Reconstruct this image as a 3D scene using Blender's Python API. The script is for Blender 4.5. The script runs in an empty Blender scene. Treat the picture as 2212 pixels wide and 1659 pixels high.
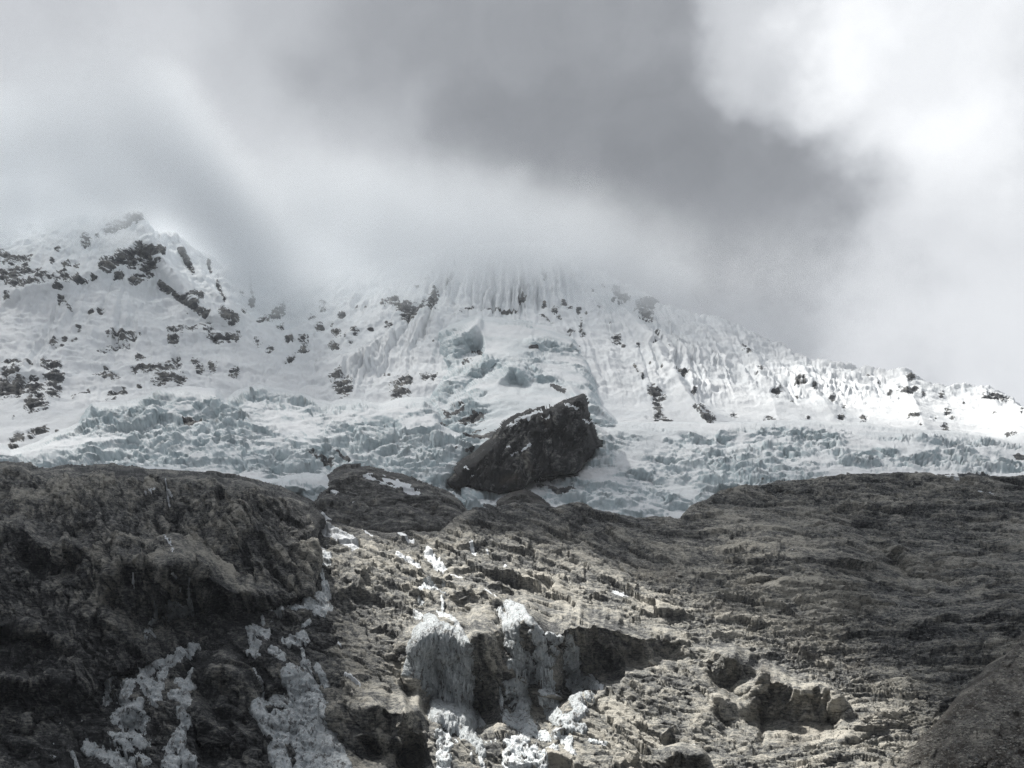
import bpy, math
import numpy as np

# ------------------------------------------------------------------ camera
sc = bpy.context.scene
F = 1106.0 / math.tan(math.radians(25.0))      # focal length in photo units (photo is 2212 units wide)
PITCH = math.radians(20.0)
CAM = np.array([0.0, 0.0, 30.0])
cd = bpy.data.cameras.new('camera')
cd.sensor_fit = 'HORIZONTAL'; cd.angle = math.radians(50.0)
cd.clip_start = 0.5; cd.clip_end = 30000
cam = bpy.data.objects.new('camera', cd); sc.collection.objects.link(cam)
cam.location = CAM; cam.rotation_euler = (math.pi/2 + PITCH, 0, 0)
sc.camera = cam

# ------------------------------------------------------------------ light
SUN = np.array([-0.44, 0.24, 0.84]); SUN /= np.linalg.norm(SUN)
sl = bpy.data.lights.new('sun', 'SUN'); sl.energy = 5.0; sl.angle = math.radians(0.5); sl.color = (1.0, 0.965, 0.905)
so = bpy.data.objects.new('sun', sl); sc.collection.objects.link(so)
so.rotation_euler = (math.acos(SUN[2]), 0, math.atan2(SUN[0], -SUN[1]))
so.location = (0, 0, 4000)

sc.view_settings.view_transform = 'Standard'; sc.view_settings.look = 'None'
sc.view_settings.exposure = 0.95; sc.view_settings.gamma = 1.0; sc.view_settings.use_curve_mapping = False
sc.cycles.use_denoising = True; sc.cycles.denoising_prefilter = 'NONE'
sc.cycles.max_bounces = 10; sc.cycles.diffuse_bounces = 3; sc.cycles.glossy_bounces = 2
sc.cycles.transmission_bounces = 4; sc.cycles.transparent_max_bounces = 12; sc.cycles.volume_bounces = 6
sc.cycles.caustics_reflective = False; sc.cycles.caustics_refractive = False

def unproj_dir(u, v):
    x = (u-1106.0)/F; y = (829.5-v)/F
    d = np.array([x, math.cos(PITCH)-y*math.sin(PITCH), math.sin(PITCH)+y*math.cos(PITCH)])
    return d/np.linalg.norm(d)

world = bpy.data.worlds.new('World'); sc.world = world; world.use_nodes = True
nt = world.node_tree; nt.nodes.clear()
def nd(t, **k):
    n = nt.nodes.new(t)
    for a, b in k.items(): setattr(n, a, b)
    return n
def setin(n, **k):
    for a, b in k.items(): n.inputs[a].default_value = b
out = nd('ShaderNodeOutputWorld'); bg = nd('ShaderNodeBackground'); bg.inputs[1].default_value = 0.10
nt.links.new(bg.outputs[0], out.inputs[0])
tc = nd('ShaderNodeTexCoord')
def wmath(op, a, b=None, c=None):
    n = nd('ShaderNodeMath', operation=op)
    for i, x in enumerate((a, b, c)):
        if x is None: continue
        if isinstance(x, (int, float)): n.inputs[i].default_value = x
        else: nt.links.new(x, n.inputs[i])
    return n.outputs[0]
# soft warp of the direction so that cloud banks have wandering edges
wn = nd('ShaderNodeTexNoise'); setin(wn, Scale=5.5, Detail=5.0, Roughness=0.52); nt.links.new(tc.outputs['Generated'], wn.inputs['Vector'])
ws = nd('ShaderNodeVectorMath', operation='SUBTRACT'); ws.inputs[1].default_value = (0.5, 0.5, 0.5); nt.links.new(wn.outputs['Color'], ws.inputs[0])
wm = nd('ShaderNodeVectorMath', operation='SCALE'); wm.inputs['Scale'].default_value = 0.34; nt.links.new(ws.outputs[0], wm.inputs[0])
wa = nd('ShaderNodeVectorMath', operation='ADD'); nt.links.new(tc.outputs['Generated'], wa.inputs[0]); nt.links.new(wm.outputs[0], wa.inputs[1])
wv = nd('ShaderNodeVectorMath', operation='NORMALIZE'); nt.links.new(wa.outputs[0], wv.inputs[0])
DIR = wv.outputs[0]
# cloud banks: (u, v, inner radius, outer radius in degrees, added radiance)
BANKS = [(1300, 330, 4, 18, -0.055), (1000, 100, 2, 17, -0.04), (1500, 560, 3, 15, -0.045), (450, 480, 3, 18, 0.09),
         (2080, 60, 1.5, 8.5, 0.26), (1720, 60, 0.6, 5.0, 0.15), (2190, 640, 1.0, 9.0, 0.18), (2150, 300, 1, 6, 0.07), (1850, 340, 0.5, 5, -0.02), (700, 130, 1, 9, -0.03),
         (1900, 700, 1, 9, 0.02), (60, 60, 3, 15, 0.02)]
val = None
for (u, v, r0, r1, w) in BANKS:
    dp = nd('ShaderNodeVectorMath', operation='DOT_PRODUCT'); dp.inputs[1].default_value = unproj_dir(u, v); nt.links.new(DIR, dp.inputs[0])
    mr = nd('ShaderNodeMapRange', interpolation_type='SMOOTHSTEP')
    mr.inputs['From Min'].default_value = math.cos(math.radians(r1)); mr.inputs['From Max'].default_value = math.cos(math.radians(r0))
    mr.inputs['To Min'].default_value = 0; mr.inputs['To Max'].default_value = w
    nt.links.new(dp.outputs['Value'], mr.inputs['Value'])
    val = mr.outputs[0] if val is None else wmath('ADD', val, mr.outputs[0])
# unseen dark cloud added behind the camera to lower the ambient light
dp = nd('ShaderNodeVectorMath', operation='DOT_PRODUCT'); dp.inputs[1].default_value = (0, -0.96, 0.28); nt.links.new(DIR, dp.inputs[0])
mr = nd('ShaderNodeMapRange', interpolation_type='SMOOTHSTEP'); mr.inputs['From Min'].default_value = -0.1; mr.inputs['From Max'].default_value = 0.7; mr.inputs['To Max'].default_value = -0.08
nt.links.new(dp.outputs['Value'], mr.inputs['Value']); val = wmath('ADD', val, mr.outputs[0])
n2 = nd('ShaderNodeTexNoise'); setin(n2, Scale=3.2, Detail=4.0, Roughness=0.5); nt.links.new(DIR, n2.inputs['Vector'])
n3 = nd('ShaderNodeTexNoise'); setin(n3, Scale=11.0, Detail=6.0, Roughness=0.55); nt.links.new(DIR, n3.inputs['Vector'])
val = wmath('ADD', val, wmath('MULTIPLY_ADD', n2.outputs[0], 0.16, -0.08))
val = wmath('ADD', val, wmath('MULTIPLY_ADD', n3.outputs[0], 0.07, -0.035))
SKY0 = 0.27
val = wmath('MAXIMUM', wmath('ADD', val, SKY0), 0.12)
ccol = nd('ShaderNodeMix', data_type='RGBA')
nt.links.new(wmath('MULTIPLY', val, 1.1), ccol.inputs[0]); ccol.inputs[6].default_value = (0.93, 0.975, 1.05, 1); ccol.inputs[7].default_value = (1.0, 1.0, 0.99, 1)
cs = nd('ShaderNodeVectorMath', operation='SCALE'); nt.links.new(ccol.outputs[2], cs.inputs[0]); nt.links.new(wmath('MULTIPLY', val, 10.0), cs.inputs['Scale'])
sky = nd('ShaderNodeTexSky', sky_type='NISHITA'); sky.sun_disc = False
sky.sun_elevation = math.asin(SUN[2]); sky.sun_rotation = math.atan2(SUN[0], SUN[1]) % (2*math.pi); sky.altitude = 4600
mixw = nd('ShaderNodeMix', data_type='RGBA'); mixw.inputs[0].default_value = 0.97
nt.links.new(sky.outputs[0], mixw.inputs[6]); nt.links.new(cs.outputs[0], mixw.inputs[7]); nt.links.new(mixw.outputs[2], bg.inputs[0])

# ------------------------------------------------------------------ numeric helpers
f32 = np.float32
def hsh(ix, iy, iz, seed):
    h = (ix.astype(np.uint32)*np.uint32(0x9E3779B1)) ^ (iy.astype(np.uint32)*np.uint32(0x85EBCA77)) ^ (iz.astype(np.uint32)*np.uint32(0xC2B2AE3D)) ^ np.uint32((seed*0x27D4EB2F) & 0xffffffff)
    h ^= h >> np.uint32(15); h *= np.uint32(0x2C1B3C6D); h ^= h >> np.uint32(12); h *= np.uint32(0x297A2D39); h ^= h >> np.uint32(15)
    return h
def perlin(x, y, z, seed=0):
    x = np.asarray(x, f32); y = np.asarray(y, f32); z = np.asarray(z, f32)
    x, y, z = np.broadcast_arrays(x, y, z)
    xf = np.floor(x); yf = np.floor(y); zf = np.floor(z)
    fx = x-xf; fy = y-yf; fz = z-zf
    ix = xf.astype(np.int32); iy = yf.astype(np.int32); iz = zf.astype(np.int32)
    sx = fx*fx*fx*(fx*(fx*6-15)+10); sy = fy*fy*fy*(fy*(fy*6-15)+10); sz = fz*fz*fz*(fz*(fz*6-15)+10)
    res = 0
    for dx in (0, 1):
        wx = sx if dx else 1-sx
        for dy in (0, 1):
            wy = sy if dy else 1-sy
            for dz in (0, 1):
                wz = sz if dz else 1-sz
                h = hsh(ix+dx, iy+dy, iz+dz, seed)
                gx = (h & np.uint32(1023)).astype(f32)*(2/1023.)-1
                gy = ((h >> np.uint32(10)) & np.uint32(1023)).astype(f32)*(2/1023.)-1
                gz = ((h >> np.uint32(20)) & np.uint32(1023)).astype(f32)*(2/1023.)-1
                res = res + wx*wy*wz*(gx*(fx-dx)+gy*(fy-dy)+gz*(fz-dz))
    return res*1.25
def fbm(x, y, z, octv=4, seed=0, gain=0.5, ridged=False):
    s = 0; a = 1.0; f = 1.0; t = 0
    for o in range(octv):
        n = perlin(x*f, y*f, z*f, seed+o*17)
        if ridged: n = 1-2*np.abs(n)*1.3
        s = s+a*n; t += a; a *= gain; f *= 2.03
    return s/t
def cells(x, y, seed=0, tilt=1.0):
    """2D Worley cells: (height of a tilted random facet per cell, edge distance, random per cell)."""
    x = np.asarray(x, f32); y = np.asarray(y, f32)
    ix = np.floor(x).astype(np.int32); iy = np.floor(y).astype(np.int32)
    d1 = np.full(x.shape, 9, f32); d2 = np.full(x.shape, 9, f32); hh = np.zeros(x.shape, f32); rr = np.zeros(x.shape, f32)
    zz = np.zeros_like(ix)
    for dx in (-1, 0, 1):
        for dy in (-1, 0, 1):
            cx = ix+dx; cy = iy+dy
            h = hsh(cx, cy, zz, seed); h2 = hsh(cx, cy, zz+7, seed+5)
            px = cx+(h & np.uint32(1023)).astype(f32)/1023.; py = cy+((h >> np.uint32(10)) & np.uint32(1023)).astype(f32)/1023.
            r = ((h >> np.uint32(20)) & np.uint32(1023)).astype(f32)/1023.
            tx = (h2 & np.uint32(1023)).astype(f32)/511.5-1; ty = ((h2 >> np.uint32(10)) & np.uint32(1023)).astype(f32)/511.5-1
            ex = x-px; ey = y-py; d = np.sqrt(ex*ex+ey*ey)
            hv = r-0.5+tilt*(tx*ex+ty*ey)
            near = d < d1
            d2 = np.where(near, d1, np.minimum(d2, d)); d1 = np.where(near, d, d1)
            hh = np.where(near, hv, hh); rr = np.where(near, r, rr)
    return hh, d2-d1, rr
def outward(n, k=0.9):
    """push direction: the surface normal leant towards the open valley, so blocks step out of the slope instead of standing up as needles"""
    q = n+np.array([0, -k, 0.1], f32); return (q/np.linalg.norm(q, axis=-1, keepdims=True)).astype(f32)
def sstep(a, b, x):
    t = np.clip((x-a)/(b-a), 0, 1); return t*t*(3-2*t)
def tps(pts, U, V):
    """smooth surface through scattered (u, v, value) control points"""
    p = np.array(pts, float); s = 700.0
    X = p[:, :2]/s
    r2 = ((X[:, None]-X[None])**2).sum(-1); K = 0.5*r2*np.log(r2+1e-9)
    n = len(p); A = np.zeros((n+3, n+3)); A[:n, :n] = K+np.eye(n)*1e-4; A[:n, n] = 1; A[:n, n+1:] = X; A[n, :n] = 1; A[n+1:, :n] = X.T
    w = np.linalg.solve(A, np.concatenate([p[:, 2], [0, 0, 0]]))
    u = (U/s).astype(f32); v = (V/s).astype(f32)
    o = w[n]+w[n+1]*u+w[n+2]*v
    for i in range(n):
        q = (u-f32(X[i, 0]))**2+(v-f32(X[i, 1]))**2
        o = o+f32(w[i])*0.5*q*np.log(q+1e-9)
    return o
def segdist(U, V, a, b):
    dx = b[0]-a[0]; dy = b[1]-a[1]; L = dx*dx+dy*dy+1e-9
    t = np.clip(((U-a[0])*dx+(V-a[1])*dy)/L, 0, 1)
    return np.sqrt((U-a[0]-t*dx)**2+(V-a[1]-t*dy)**2), t
def polysdf(U, V, poly):
    """signed distance to a closed polygon, positive inside"""
    d = np.full(U.shape, 1e9, f32); ins = np.zeros(U.shape, bool)
    n = len(poly)
    for i in range(n):
        a = poly[i]; b = poly[(i+1) % n]
        e, _ = segdist(U, V, a, b); d = np.minimum(d, e)
        c = ((a[1] > V) != (b[1] > V))
        with np.errstate(divide='ignore', invalid='ignore'):
            xi = (b[0]-a[0])*(V-a[1])/((b[1]-a[1]) if b[1] != a[1] else 1e-9)+a[0]
        ins ^= c & (U < xi)
    return np.where(ins, d, -d)
# zoomed views of the photograph the outlines were measured in
def T(k, ox, oy): return lambda pts: [(p[0]*k+ox, p[1]*k+oy)+tuple(p[2:]) for p in pts]
C1 = T(.3638, 0, 439); C2 = T(.3638, 713, 439); C3 = T(.4298, 1444, 439)
C4 = T(.40476, 0, 987.5); C5 = T(.3968, 493.7, 1097.2); C6 = T(.42956, 1261.8, 987.5)
C7 = T(.372, 493.7, 960.0); C8 = T(.28908, 822.9, 1179.5); C9 = T(.27281, 1316.7, 1261.8)

def world_pts(U, V, Y):
    Y = np.interp(Y, [0, 250, 300, 450, 600, 860, 1000, 1300, 1600, 2000, 2500, 4000], [150, 340, 385, 500, 592, 765, 845, 960, 1090, 1390, 1800, 3000]).astype(f32)
    x = (U-1106.0)/F; y = (829.5-V)/F
    dy = math.cos(PITCH)-y*math.sin(PITCH); dz = math.sin(PITCH)+y*math.cos(PITCH)
    k = Y/dy
    return np.stack([x*k+CAM[0], Y+CAM[1], dz*k+CAM[2]], -1).astype(f32)
def project(P):
    d = P-CAM; fw = d[..., 1]*math.cos(PITCH)+d[..., 2]*math.sin(PITCH); up = -d[..., 1]*math.sin(PITCH)+d[..., 2]*math.cos(PITCH)
    return d[..., 0]/fw*F+1106, 829.5-up/fw*F
def normals(P):
    du = np.gradient(P, axis=1); dv = np.gradient(P, axis=0)
    n = np.cross(du, -dv); n /= (np.linalg.norm(n, axis=-1, keepdims=True)+1e-9)
    return n.astype(f32)
def blur(A, r):
    """box blur (three passes) along both axes"""
    r = int(r)
    if r < 1: return A
    for _ in range(2):
        for ax in (0, 1):
            pad = [(0, 0)]*A.ndim; pad[ax] = (r+1, r)
            c = np.cumsum(np.pad(A.astype(np.float64), pad, mode='edge'), axis=ax)
            n = A.shape[ax]
            hi = np.take(c, range(2*r+1, 2*r+1+n), axis=ax); lo = np.take(c, range(0, n), axis=ax)
            A = (hi-lo)/(2*r+1)
    return A.astype(f32)
def axis(lo, hi, step, flo, fhi):
    """fine samples inside [flo, fhi], growing ones outside"""
    c = list(np.arange(max(lo, flo), min(hi, fhi)+step*0.5, step)); s = step
    while c[-1] < hi-1: s *= 1.12; c.append(min(c[-1]+s, hi))
    s = step
    while c[0] > lo+1: s *= 1.12; c.insert(0, max(c[0]-s, lo))
    return np.array(c, f32)
def grid(u0, u1, v0, v1, st):
    u = axis(u0, u1, st, -30, 2242); v = axis(v0, v1, st*0.95, 300, 1690)
    U, V = np.meshgrid(u, v); return U, V
def cliff_off(U, V, pts, ramp=0.45):
    """pts (u, v_crest, band height, depth jump): a rock face under a crest line, sloped ledges above and below"""
    p = np.array(pts, float)
    vc = np.interp(U, p[:, 0], p[:, 1]); h = np.maximum(np.interp(U, p[:, 0], p[:, 2]), 3); J = np.interp(U, p[:, 0], p[:, 3])
    hk = np.clip(h/70, .1, 1); vc = vc+hk*(14*perlin(U/46, p[0, 1]+0*U, 0*U, 31)+8*perlin(U/17, 0*U, 0*U, 32)+2.5*perlin(U/8, 0*U, V/60, 33)); J = J*np.clip(0.9+1.2*perlin(U/62, p[0, 1]+0*U, 0*U, 34), .35, 1.4)
    J = J*sstep(p[0, 0]-6, p[0, 0]+6, U)*(1-sstep(p[-1, 0]-6, p[-1, 0]+6, U))
    s = V-vc; r = h*ramp
    prof = np.where(s < -r, 0, np.where(s < 0, -0.5*(1+s/r), np.where(s < h, -0.5+s/h, np.where(s < h+r, 0.5*(1-(s-h)/r), 0))))
    return (J*prof).astype(f32)
def spur(U, V, pts, w, amp):
    """a ridge (amp > 0 stands out towards the valley) along a polyline"""
    d = np.full(U.shape, 1e9, f32)
    for i in range(len(pts)-1):
        e, _ = segdist(U, V, pts[i], pts[i+1]); d = np.minimum(d, e)
    return (-amp*np.exp(-d/w)).astype(f32)
def capsules(U, V, items):
    """strength field 0..1 of painted strokes (x, y, [x2, y2], r, s)"""
    m = np.zeros(U.shape, f32)
    for it in items:
        a, b, r, s = it
        lo_u = min(a[0], b[0])-2.2*r; hi_u = max(a[0], b[0])+2.2*r; lo_v = min(a[1], b[1])-2.2*r; hi_v = max(a[1], b[1])+2.2*r
        sel = (U > lo_u) & (U < hi_u) & (V > lo_v) & (V < hi_v)
        if not sel.any(): continue
        d, _ = segdist(U[sel], V[sel], a, b)
        m[sel] = np.maximum(m[sel], s*(1.6-d/r))
    return m

# ------------------------------------------------------------------ mesh helpers
def link(name, me, mat=None, parent=None):
    o = bpy.data.objects.new(name, me); sc.collection.objects.link(o)
    if mat: me.materials.append(mat)
    if parent: o.parent = parent
    return o
def tag(o, label=None, cat=None, group=None, kind=None):
    if label: o['label'] = label
    if cat: o['category'] = cat
    if group: o['group'] = group
    if kind: o['kind'] = kind
    return o
def raw_mesh(name, co, quads, attrs=None, smooth=True):
    me = bpy.data.meshes.new(name)
    n = len(co); m = len(quads); k = quads.shape[1]
    me.vertices.add(n); me.vertices.foreach_set('co', np.ascontiguousarray(co, f32).ravel())
    me.loops.add(m*k); me.loops.foreach_set('vertex_index', np.ascontiguousarray(quads, np.int32).ravel())
    me.polygons.add(m); me.polygons.foreach_set('loop_start', np.arange(0, m*k, k, dtype=np.int32))
    me.polygons.foreach_set('use_smooth', np.full(m, smooth, bool))
    for a, d in (attrs or {}).items():
        at = me.attributes.new(a, 'FLOAT', 'POINT'); at.data.foreach_set('value', np.ascontiguousarray(d, f32).ravel())
    me.update(calc_edges=True)
    return me
def grid_mesh(name, P, mask=None, attrs=None):
    nv, nu = P.shape[:2]
    idx = np.arange(nv*nu).reshape(nv, nu)
    q = np.stack([idx[:-1, :-1], idx[1:, :-1], idx[1:, 1:], idx[:-1, 1:]], -1)
    co = P.reshape(-1, 3)
    if mask is not None:
        k = mask[:-1, :-1] & mask[1:, :-1] & mask[1:, 1:] & mask[:-1, 1:]
        q = q[k]
    q = q.reshape(-1, 4)
    used = np.zeros(nv*nu, bool); used[q.ravel()] = True
    remap = np.cumsum(used)-1
    at = {a: d.reshape(-1)[used] for a, d in (attrs or {}).items()}
    return raw_mesh(name, co[used], remap[q], at)

# ------------------------------------------------------------------ materials
def new_mat(name):
    m = bpy.data.materials.new(name); m.use_nodes = True; m.node_tree.nodes.clear(); return m
class N:
    def __init__(s, m): s.t = m.node_tree
    def new(s, t, ins=None, **k):
        n = s.t.nodes.new(t)
        for a, b in k.items(): setattr(n, a, b)
        for a, b in (ins or {}).items():
            if hasattr(b, 'is_output'): s.t.links.new(b, n.inputs[a])
            else: n.inputs[a].default_value = b
        return n
    def math(s, op, a, b=0.0, c=0.0): return s.new('ShaderNodeMath', {0: a, 1: b, 2: c}, operation=op).outputs[0]
    def mix(s, f, a, b): return s.new('ShaderNodeMix', {0: f, 6: a, 7: b}, data_type='RGBA').outputs[2]
    def ramp(s, x, stops):
        n = s.new('ShaderNodeValToRGB', {0: x}); e = n.color_ramp.elements
        while len(e) < len(stops): e.new(0.5)
        for i, (p, c) in enumerate(stops): e[i].position = p; e[i].color = (*c, 1)
        return n.outputs[0]
    def attr(s, name): return s.new('ShaderNodeAttribute', attribute_name=name).outputs['Fac']
    def noise(s, vec, scale, detail=4, rough=0.55): return s.new('ShaderNodeTexNoise', {'Vector': vec, 'Scale': scale, 'Detail': detail, 'Roughness': rough}).outputs[0]
def rock_colour(n, pos, scale=1.0):
    """grey-brown schist: tone attribute drives light tan to dark lichen-stained"""
    big = n.noise(pos, 0.05*scale, 5, 0.62); fine = n.noise(pos, 0.6*scale, 7, 0.8)
    st = n.new('ShaderNodeMapping', {'Vector': pos, 'Scale': (0.5, 0.5, 2.4), 'Rotation': (0.15, 0.35, 0.0)}).outputs[0]
    streak = n.noise(st, 0.5*scale, 5, 0.7)
    t = n.math('ADD', n.attr('tone'), n.math('MULTIPLY_ADD', fine, 2.1, -1.05))
    t = n.math('ADD', t, n.math('MULTIPLY_ADD', streak, 1.7, -0.85)); t = n.math('ADD', t, n.math('MULTIPLY_ADD', big, 0.7, -0.35))
    c = n.ramp(t, [(0.0, (0.017, 0.018, 0.020)), (0.27, (0.050, 0.052, 0.054)), (0.5, (0.134, 0.137, 0.136)), (0.72, (0.248, 0.243, 0.220)), (1.0, (0.42, 0.40, 0.352))])
    br = n.math('MULTIPLY', n.attr('rust'), n.noise(pos, 0.12*scale, 5, 0.7))
    return n.mix(br, c, (0.105, 0.086, 0.064, 1)), fine, streak
def make_rock(name, scale=1.0, bump=0.5):
    m = new_mat(name); n = N(m)
    pos = n.new('ShaderNodeNewGeometry').outputs['Position']
    c, fine, streak = rock_colour(n, pos, scale)
    hgt = n.math('ADD', fine, n.math('MULTIPLY', streak, 0.6))
    b = n.new('ShaderNodeBump', {'Height': hgt, 'Strength': bump, 'Distance': 1.2/scale})
    p = n.new('ShaderNodeBsdfPrincipled', {'Base Color': c, 'Roughness': 0.82, 'Specular IOR Level': 0.25, 'Normal': b.outputs[0]})
    n.new('ShaderNodeOutputMaterial', {0: p.outputs[0]}); return m
def make_snow(name, scale=0.2):
    """snow; 'ice' attribute: blue-grey bare ice, 'rock' attribute: bare rock"""
    m = new_mat(name); n = N(m)
    pos = n.new('ShaderNodeNewGeometry').outputs['Position']
    rc, fine, streak = rock_colour(n, pos, scale*1.2)
    sn = n.mix(n.noise(pos, 0.02, 4, 0.6), (0.80, 0.835, 0.865, 1), (0.90, 0.905, 0.91, 1))
    icen = n.noise(pos, 0.06, 5, 0.65)
    ic = n.ramp(icen, [(0.25, (0.38, 0.475, 0.515)), (0.5, (0.54, 0.625, 0.655)), (0.75, (0.70, 0.755, 0.78))])
    dirt = n.math('MULTIPLY', n.attr('dirt'), n.noise(pos, 0.13, 5, 0.7))
    c = n.mix(n.attr('ice'), sn, ic); c = n.mix(dirt, c, (0.17, 0.165, 0.16, 1))
    rk = n.new('ShaderNodeMapRange', {0: n.math('ADD', n.attr('rock'), n.math('MULTIPLY_ADD', n.noise(n.new('ShaderNodeMapping', {'Vector': pos, 'Scale': (1.0, 1.0, 2.6)}).outputs[0], 0.15, 6, 0.85), 2.6, -1.3)), 1: 0.42, 2: 0.58}).outputs[0]
    rc = n.mix(0.45, rc, (0.075, 0.082, 0.094, 1))
    c = n.mix(rk, c, rc)
    b = n.new('ShaderNodeBump', {'Height': n.noise(pos, 0.16, 6, 0.7), 'Strength': 0.45, 'Distance': 3.0})
    p = n.new('ShaderNodeBsdfPrincipled', {'Base Color': c, 'Roughness': 0.75, 'Specular IOR Level': 0.2, 'Normal': b.outputs[0]})
    n.new('ShaderNodeOutputMaterial', {0: p.outputs[0]}); return m
def make_ice(name):
    m = new_mat(name); n = N(m)
    pos = n.new('ShaderNodeNewGeometry').outputs['Position']
    mp = n.new('ShaderNodeMapping', {'Vector': pos, 'Scale': (1.0, 1.0, 0.16)}).outputs[0]
    drip = n.new('ShaderNodeMapRange', {0: n.noise(mp, 0.8, 6, 0.75), 1: 0.36, 2: 0.62}).outputs[0]; bl = n.new('ShaderNodeMapRange', {0: n.noise(pos, 0.5, 6, 0.75), 1: 0.35, 2: 0.65}).outputs[0]
    wht = n.mix(bl, (0.36, 0.42, 0.46, 1), (0.92, 0.93, 0.93, 1)); gry = n.mix(drip, (0.20, 0.245, 0.27, 1), (0.74, 0.78, 0.80, 1))
    c = n.mix(n.attr('ice'), wht, gry)
    h = n.math('ADD', n.math('MULTIPLY', n.math('MULTIPLY', drip, 1.8), n.attr('ice')), n.math('MULTIPLY', n.noise(pos, 0.7, 5, 0.7), 1.6))
    mr = n.new('ShaderNodeMapping', {'Vector': pos, 'Scale': (1.0, 1.0, 0.45)}).outputs[0]
    thin = n.new('ShaderNodeMapRange', {0: n.noise(mr, 0.30, 7, 0.8), 1: 0.53, 2: 0.585}).outputs[0]   # bedrock showing where the ice is thin
    c = n.mix(n.math('MULTIPLY', thin, 0.85), c, (0.07, 0.067, 0.062, 1))
    b = n.new('ShaderNodeBump', {'Height': h, 'Strength': 0.8, 'Distance': 1.0})
    p = n.new('ShaderNodeBsdfPrincipled', {'Base Color': c, 'Roughness': 0.42, 'Specular IOR Level': 0.4, 'Normal': b.outputs[0]})
    n.new('ShaderNodeOutputMaterial', {0: p.outputs[0]}); return m
M_ROCK = make_rock('weathered_rock', 1.0, 0.75)
M_ROCKFAR = make_rock('far_rock', 0.45, 0.7)
M_SNOW = make_snow('snow_and_rock', 0.25)
M_ICE = make_ice('waterfall_ice')
M_SCREE = make_rock('scree_rock', 1.8, 0.7)

# ------------------------------------------------------------------ rock relief
def rock_relief(P, nrm, U, V, amp=1.0, sc_=1.0, dip=0.0, flat=1.6, seed=0, strata=1.0):
    """angular slabs, ledges and cracks; returns displacement (m) and tone"""
    x, y, z = P[..., 0]/sc_, P[..., 1]/sc_, P[..., 2]/sc_
    a = (z*1.5+y*0.55)*0.42                              # coordinate that climbs the slope
    big = fbm(x/55, y/70, z/40, 4, seed+1)
    wx = fbm(x/24, y/24, z/24, 4, seed+2, .6)*9; wy = fbm(x/24, y/24, z/24, 4, seed+3, .6)*4.5
    px = x+wx; pa = a+wy
    cd_, sd_ = np.cos(dip), np.sin(dip)
    qx = px*cd_+pa*sd_; qa = (-px*sd_+pa*cd_)*flat
    f0, e0, r0 = cells(qx/46, qa/40, seed+14, 0.9)
    f1, e1, r1 = cells(qx/21, qa/19+f0*.6, seed+4, 1.0)
    f2, e2, r2 = cells(qx/9.0+f1, qa/8.0, seed+5, 1.1)
    f3, e3, r3 = cells(qx/4.0, qa/3.8+f2, seed+6, 1.1)
    f4, e4, r4 = cells(qx/1.9+f3, qa/1.9, seed+7, 1.0)
    rg = fbm(qx/22, qa/20, z/40, 5, seed+8, .55, ridged=True)
    fine_ = fbm(qx/6.5, qa/6, z/12, 5, seed+12, .62)
    crack = np.exp(-np.abs(perlin(qx/34, qa/22, 0*z, seed+15)+0.25*perlin(qx/9, qa/9, 0*z, seed+16))/0.035)+0.7*np.exp(-np.abs(perlin(qx/17+9, qa/9, 0*z, seed+17))/0.04)
    rough = 0.35+0.65*sstep(-0.22, 0.22, fbm(x/42, y/55, z/42, 4, seed+18))
    hb = qa/9.0+fbm(x/30, y/30, z/30, 3, seed+9)*1.6
    fr = hb-np.floor(hb); ledge = np.where(fr < 0.82, fr/0.82, (1-fr)/0.18)
    fr2 = hb*2.7-np.floor(hb*2.7); ledge2 = np.where(fr2 < 0.75, fr2/0.75, (1-fr2)/0.25)
    lm = sstep(-0.2, 0.3, fbm(x/35, y/35, z/35, 2, seed+10))*strata
    view = P-np.array([0, 0, 30], f32); view = view/np.linalg.norm(view, axis=-1, keepdims=True)
    tn = normals(P); fac = np.clip(np.abs((tn*view).sum(-1))/0.34, 0.05, 1); fac = blur(fac, 2)   # shelves seen end-on carry little small relief
    d = big*8.0+f0*6.0+f1*4.4*(.35+.65*fac)+fac*(f2*2.4*(.5+.5*rough)+rough*(f3*1.25+f4*0.35+fine_*1.7)+rg*2.2-(ledge-0.5)*2.2*lm-(ledge2-0.5)*1.0*lm-crack*1.5-0.8*(1-sstep(0.0, 0.08, e1)))
    tone = 0.42+0.16*(r2-0.5)+0.20*rough*(r3-0.5)+0.14*(r1-0.5)+0.16*(r0-.5)+0.3*big-0.16*crack-0.12*rough*(1-sstep(0, 0.12, e2))+0.42*fbm(qx/14, qa/12, z/20, 5, seed+13, .65)
    d = fac*d+(1-fac)*blur(d, 4)
    return (d*sc_*amp).astype(f32), tone.astype(f32), (big*8.0*sc_*amp+f0*5*sc_*amp+f1*2.6*amp*sc_).astype(f32)

# ------------------------------------------------------------------ ground on the valley floor
def build_ground():
    x = np.linspace(-2600, 2600, 131); y = np.linspace(-1200, 420, 82); X, Y = np.meshgrid(x, y[::-1])
    Z = 6*fbm(X/160, Y/160, 0*X, 4, 3)+1.2*fbm(X/18, Y/18, 0*X, 3, 5)-2+np.clip(Y-200, 0, 400)*0.02-26*sstep(250, 420, Y)
    Z -= 4*np.exp(-(X**2+Y**2)/900)
    o = link('ground', grid_mesh('ground', np.stack([X, Y, Z], -1), None, {'tone': 0.35+0*X, 'rust': 0.5+0*X}), M_SCREE)
    tag(o, kind='structure', label='rocky valley floor below the slope')
build_ground()

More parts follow.
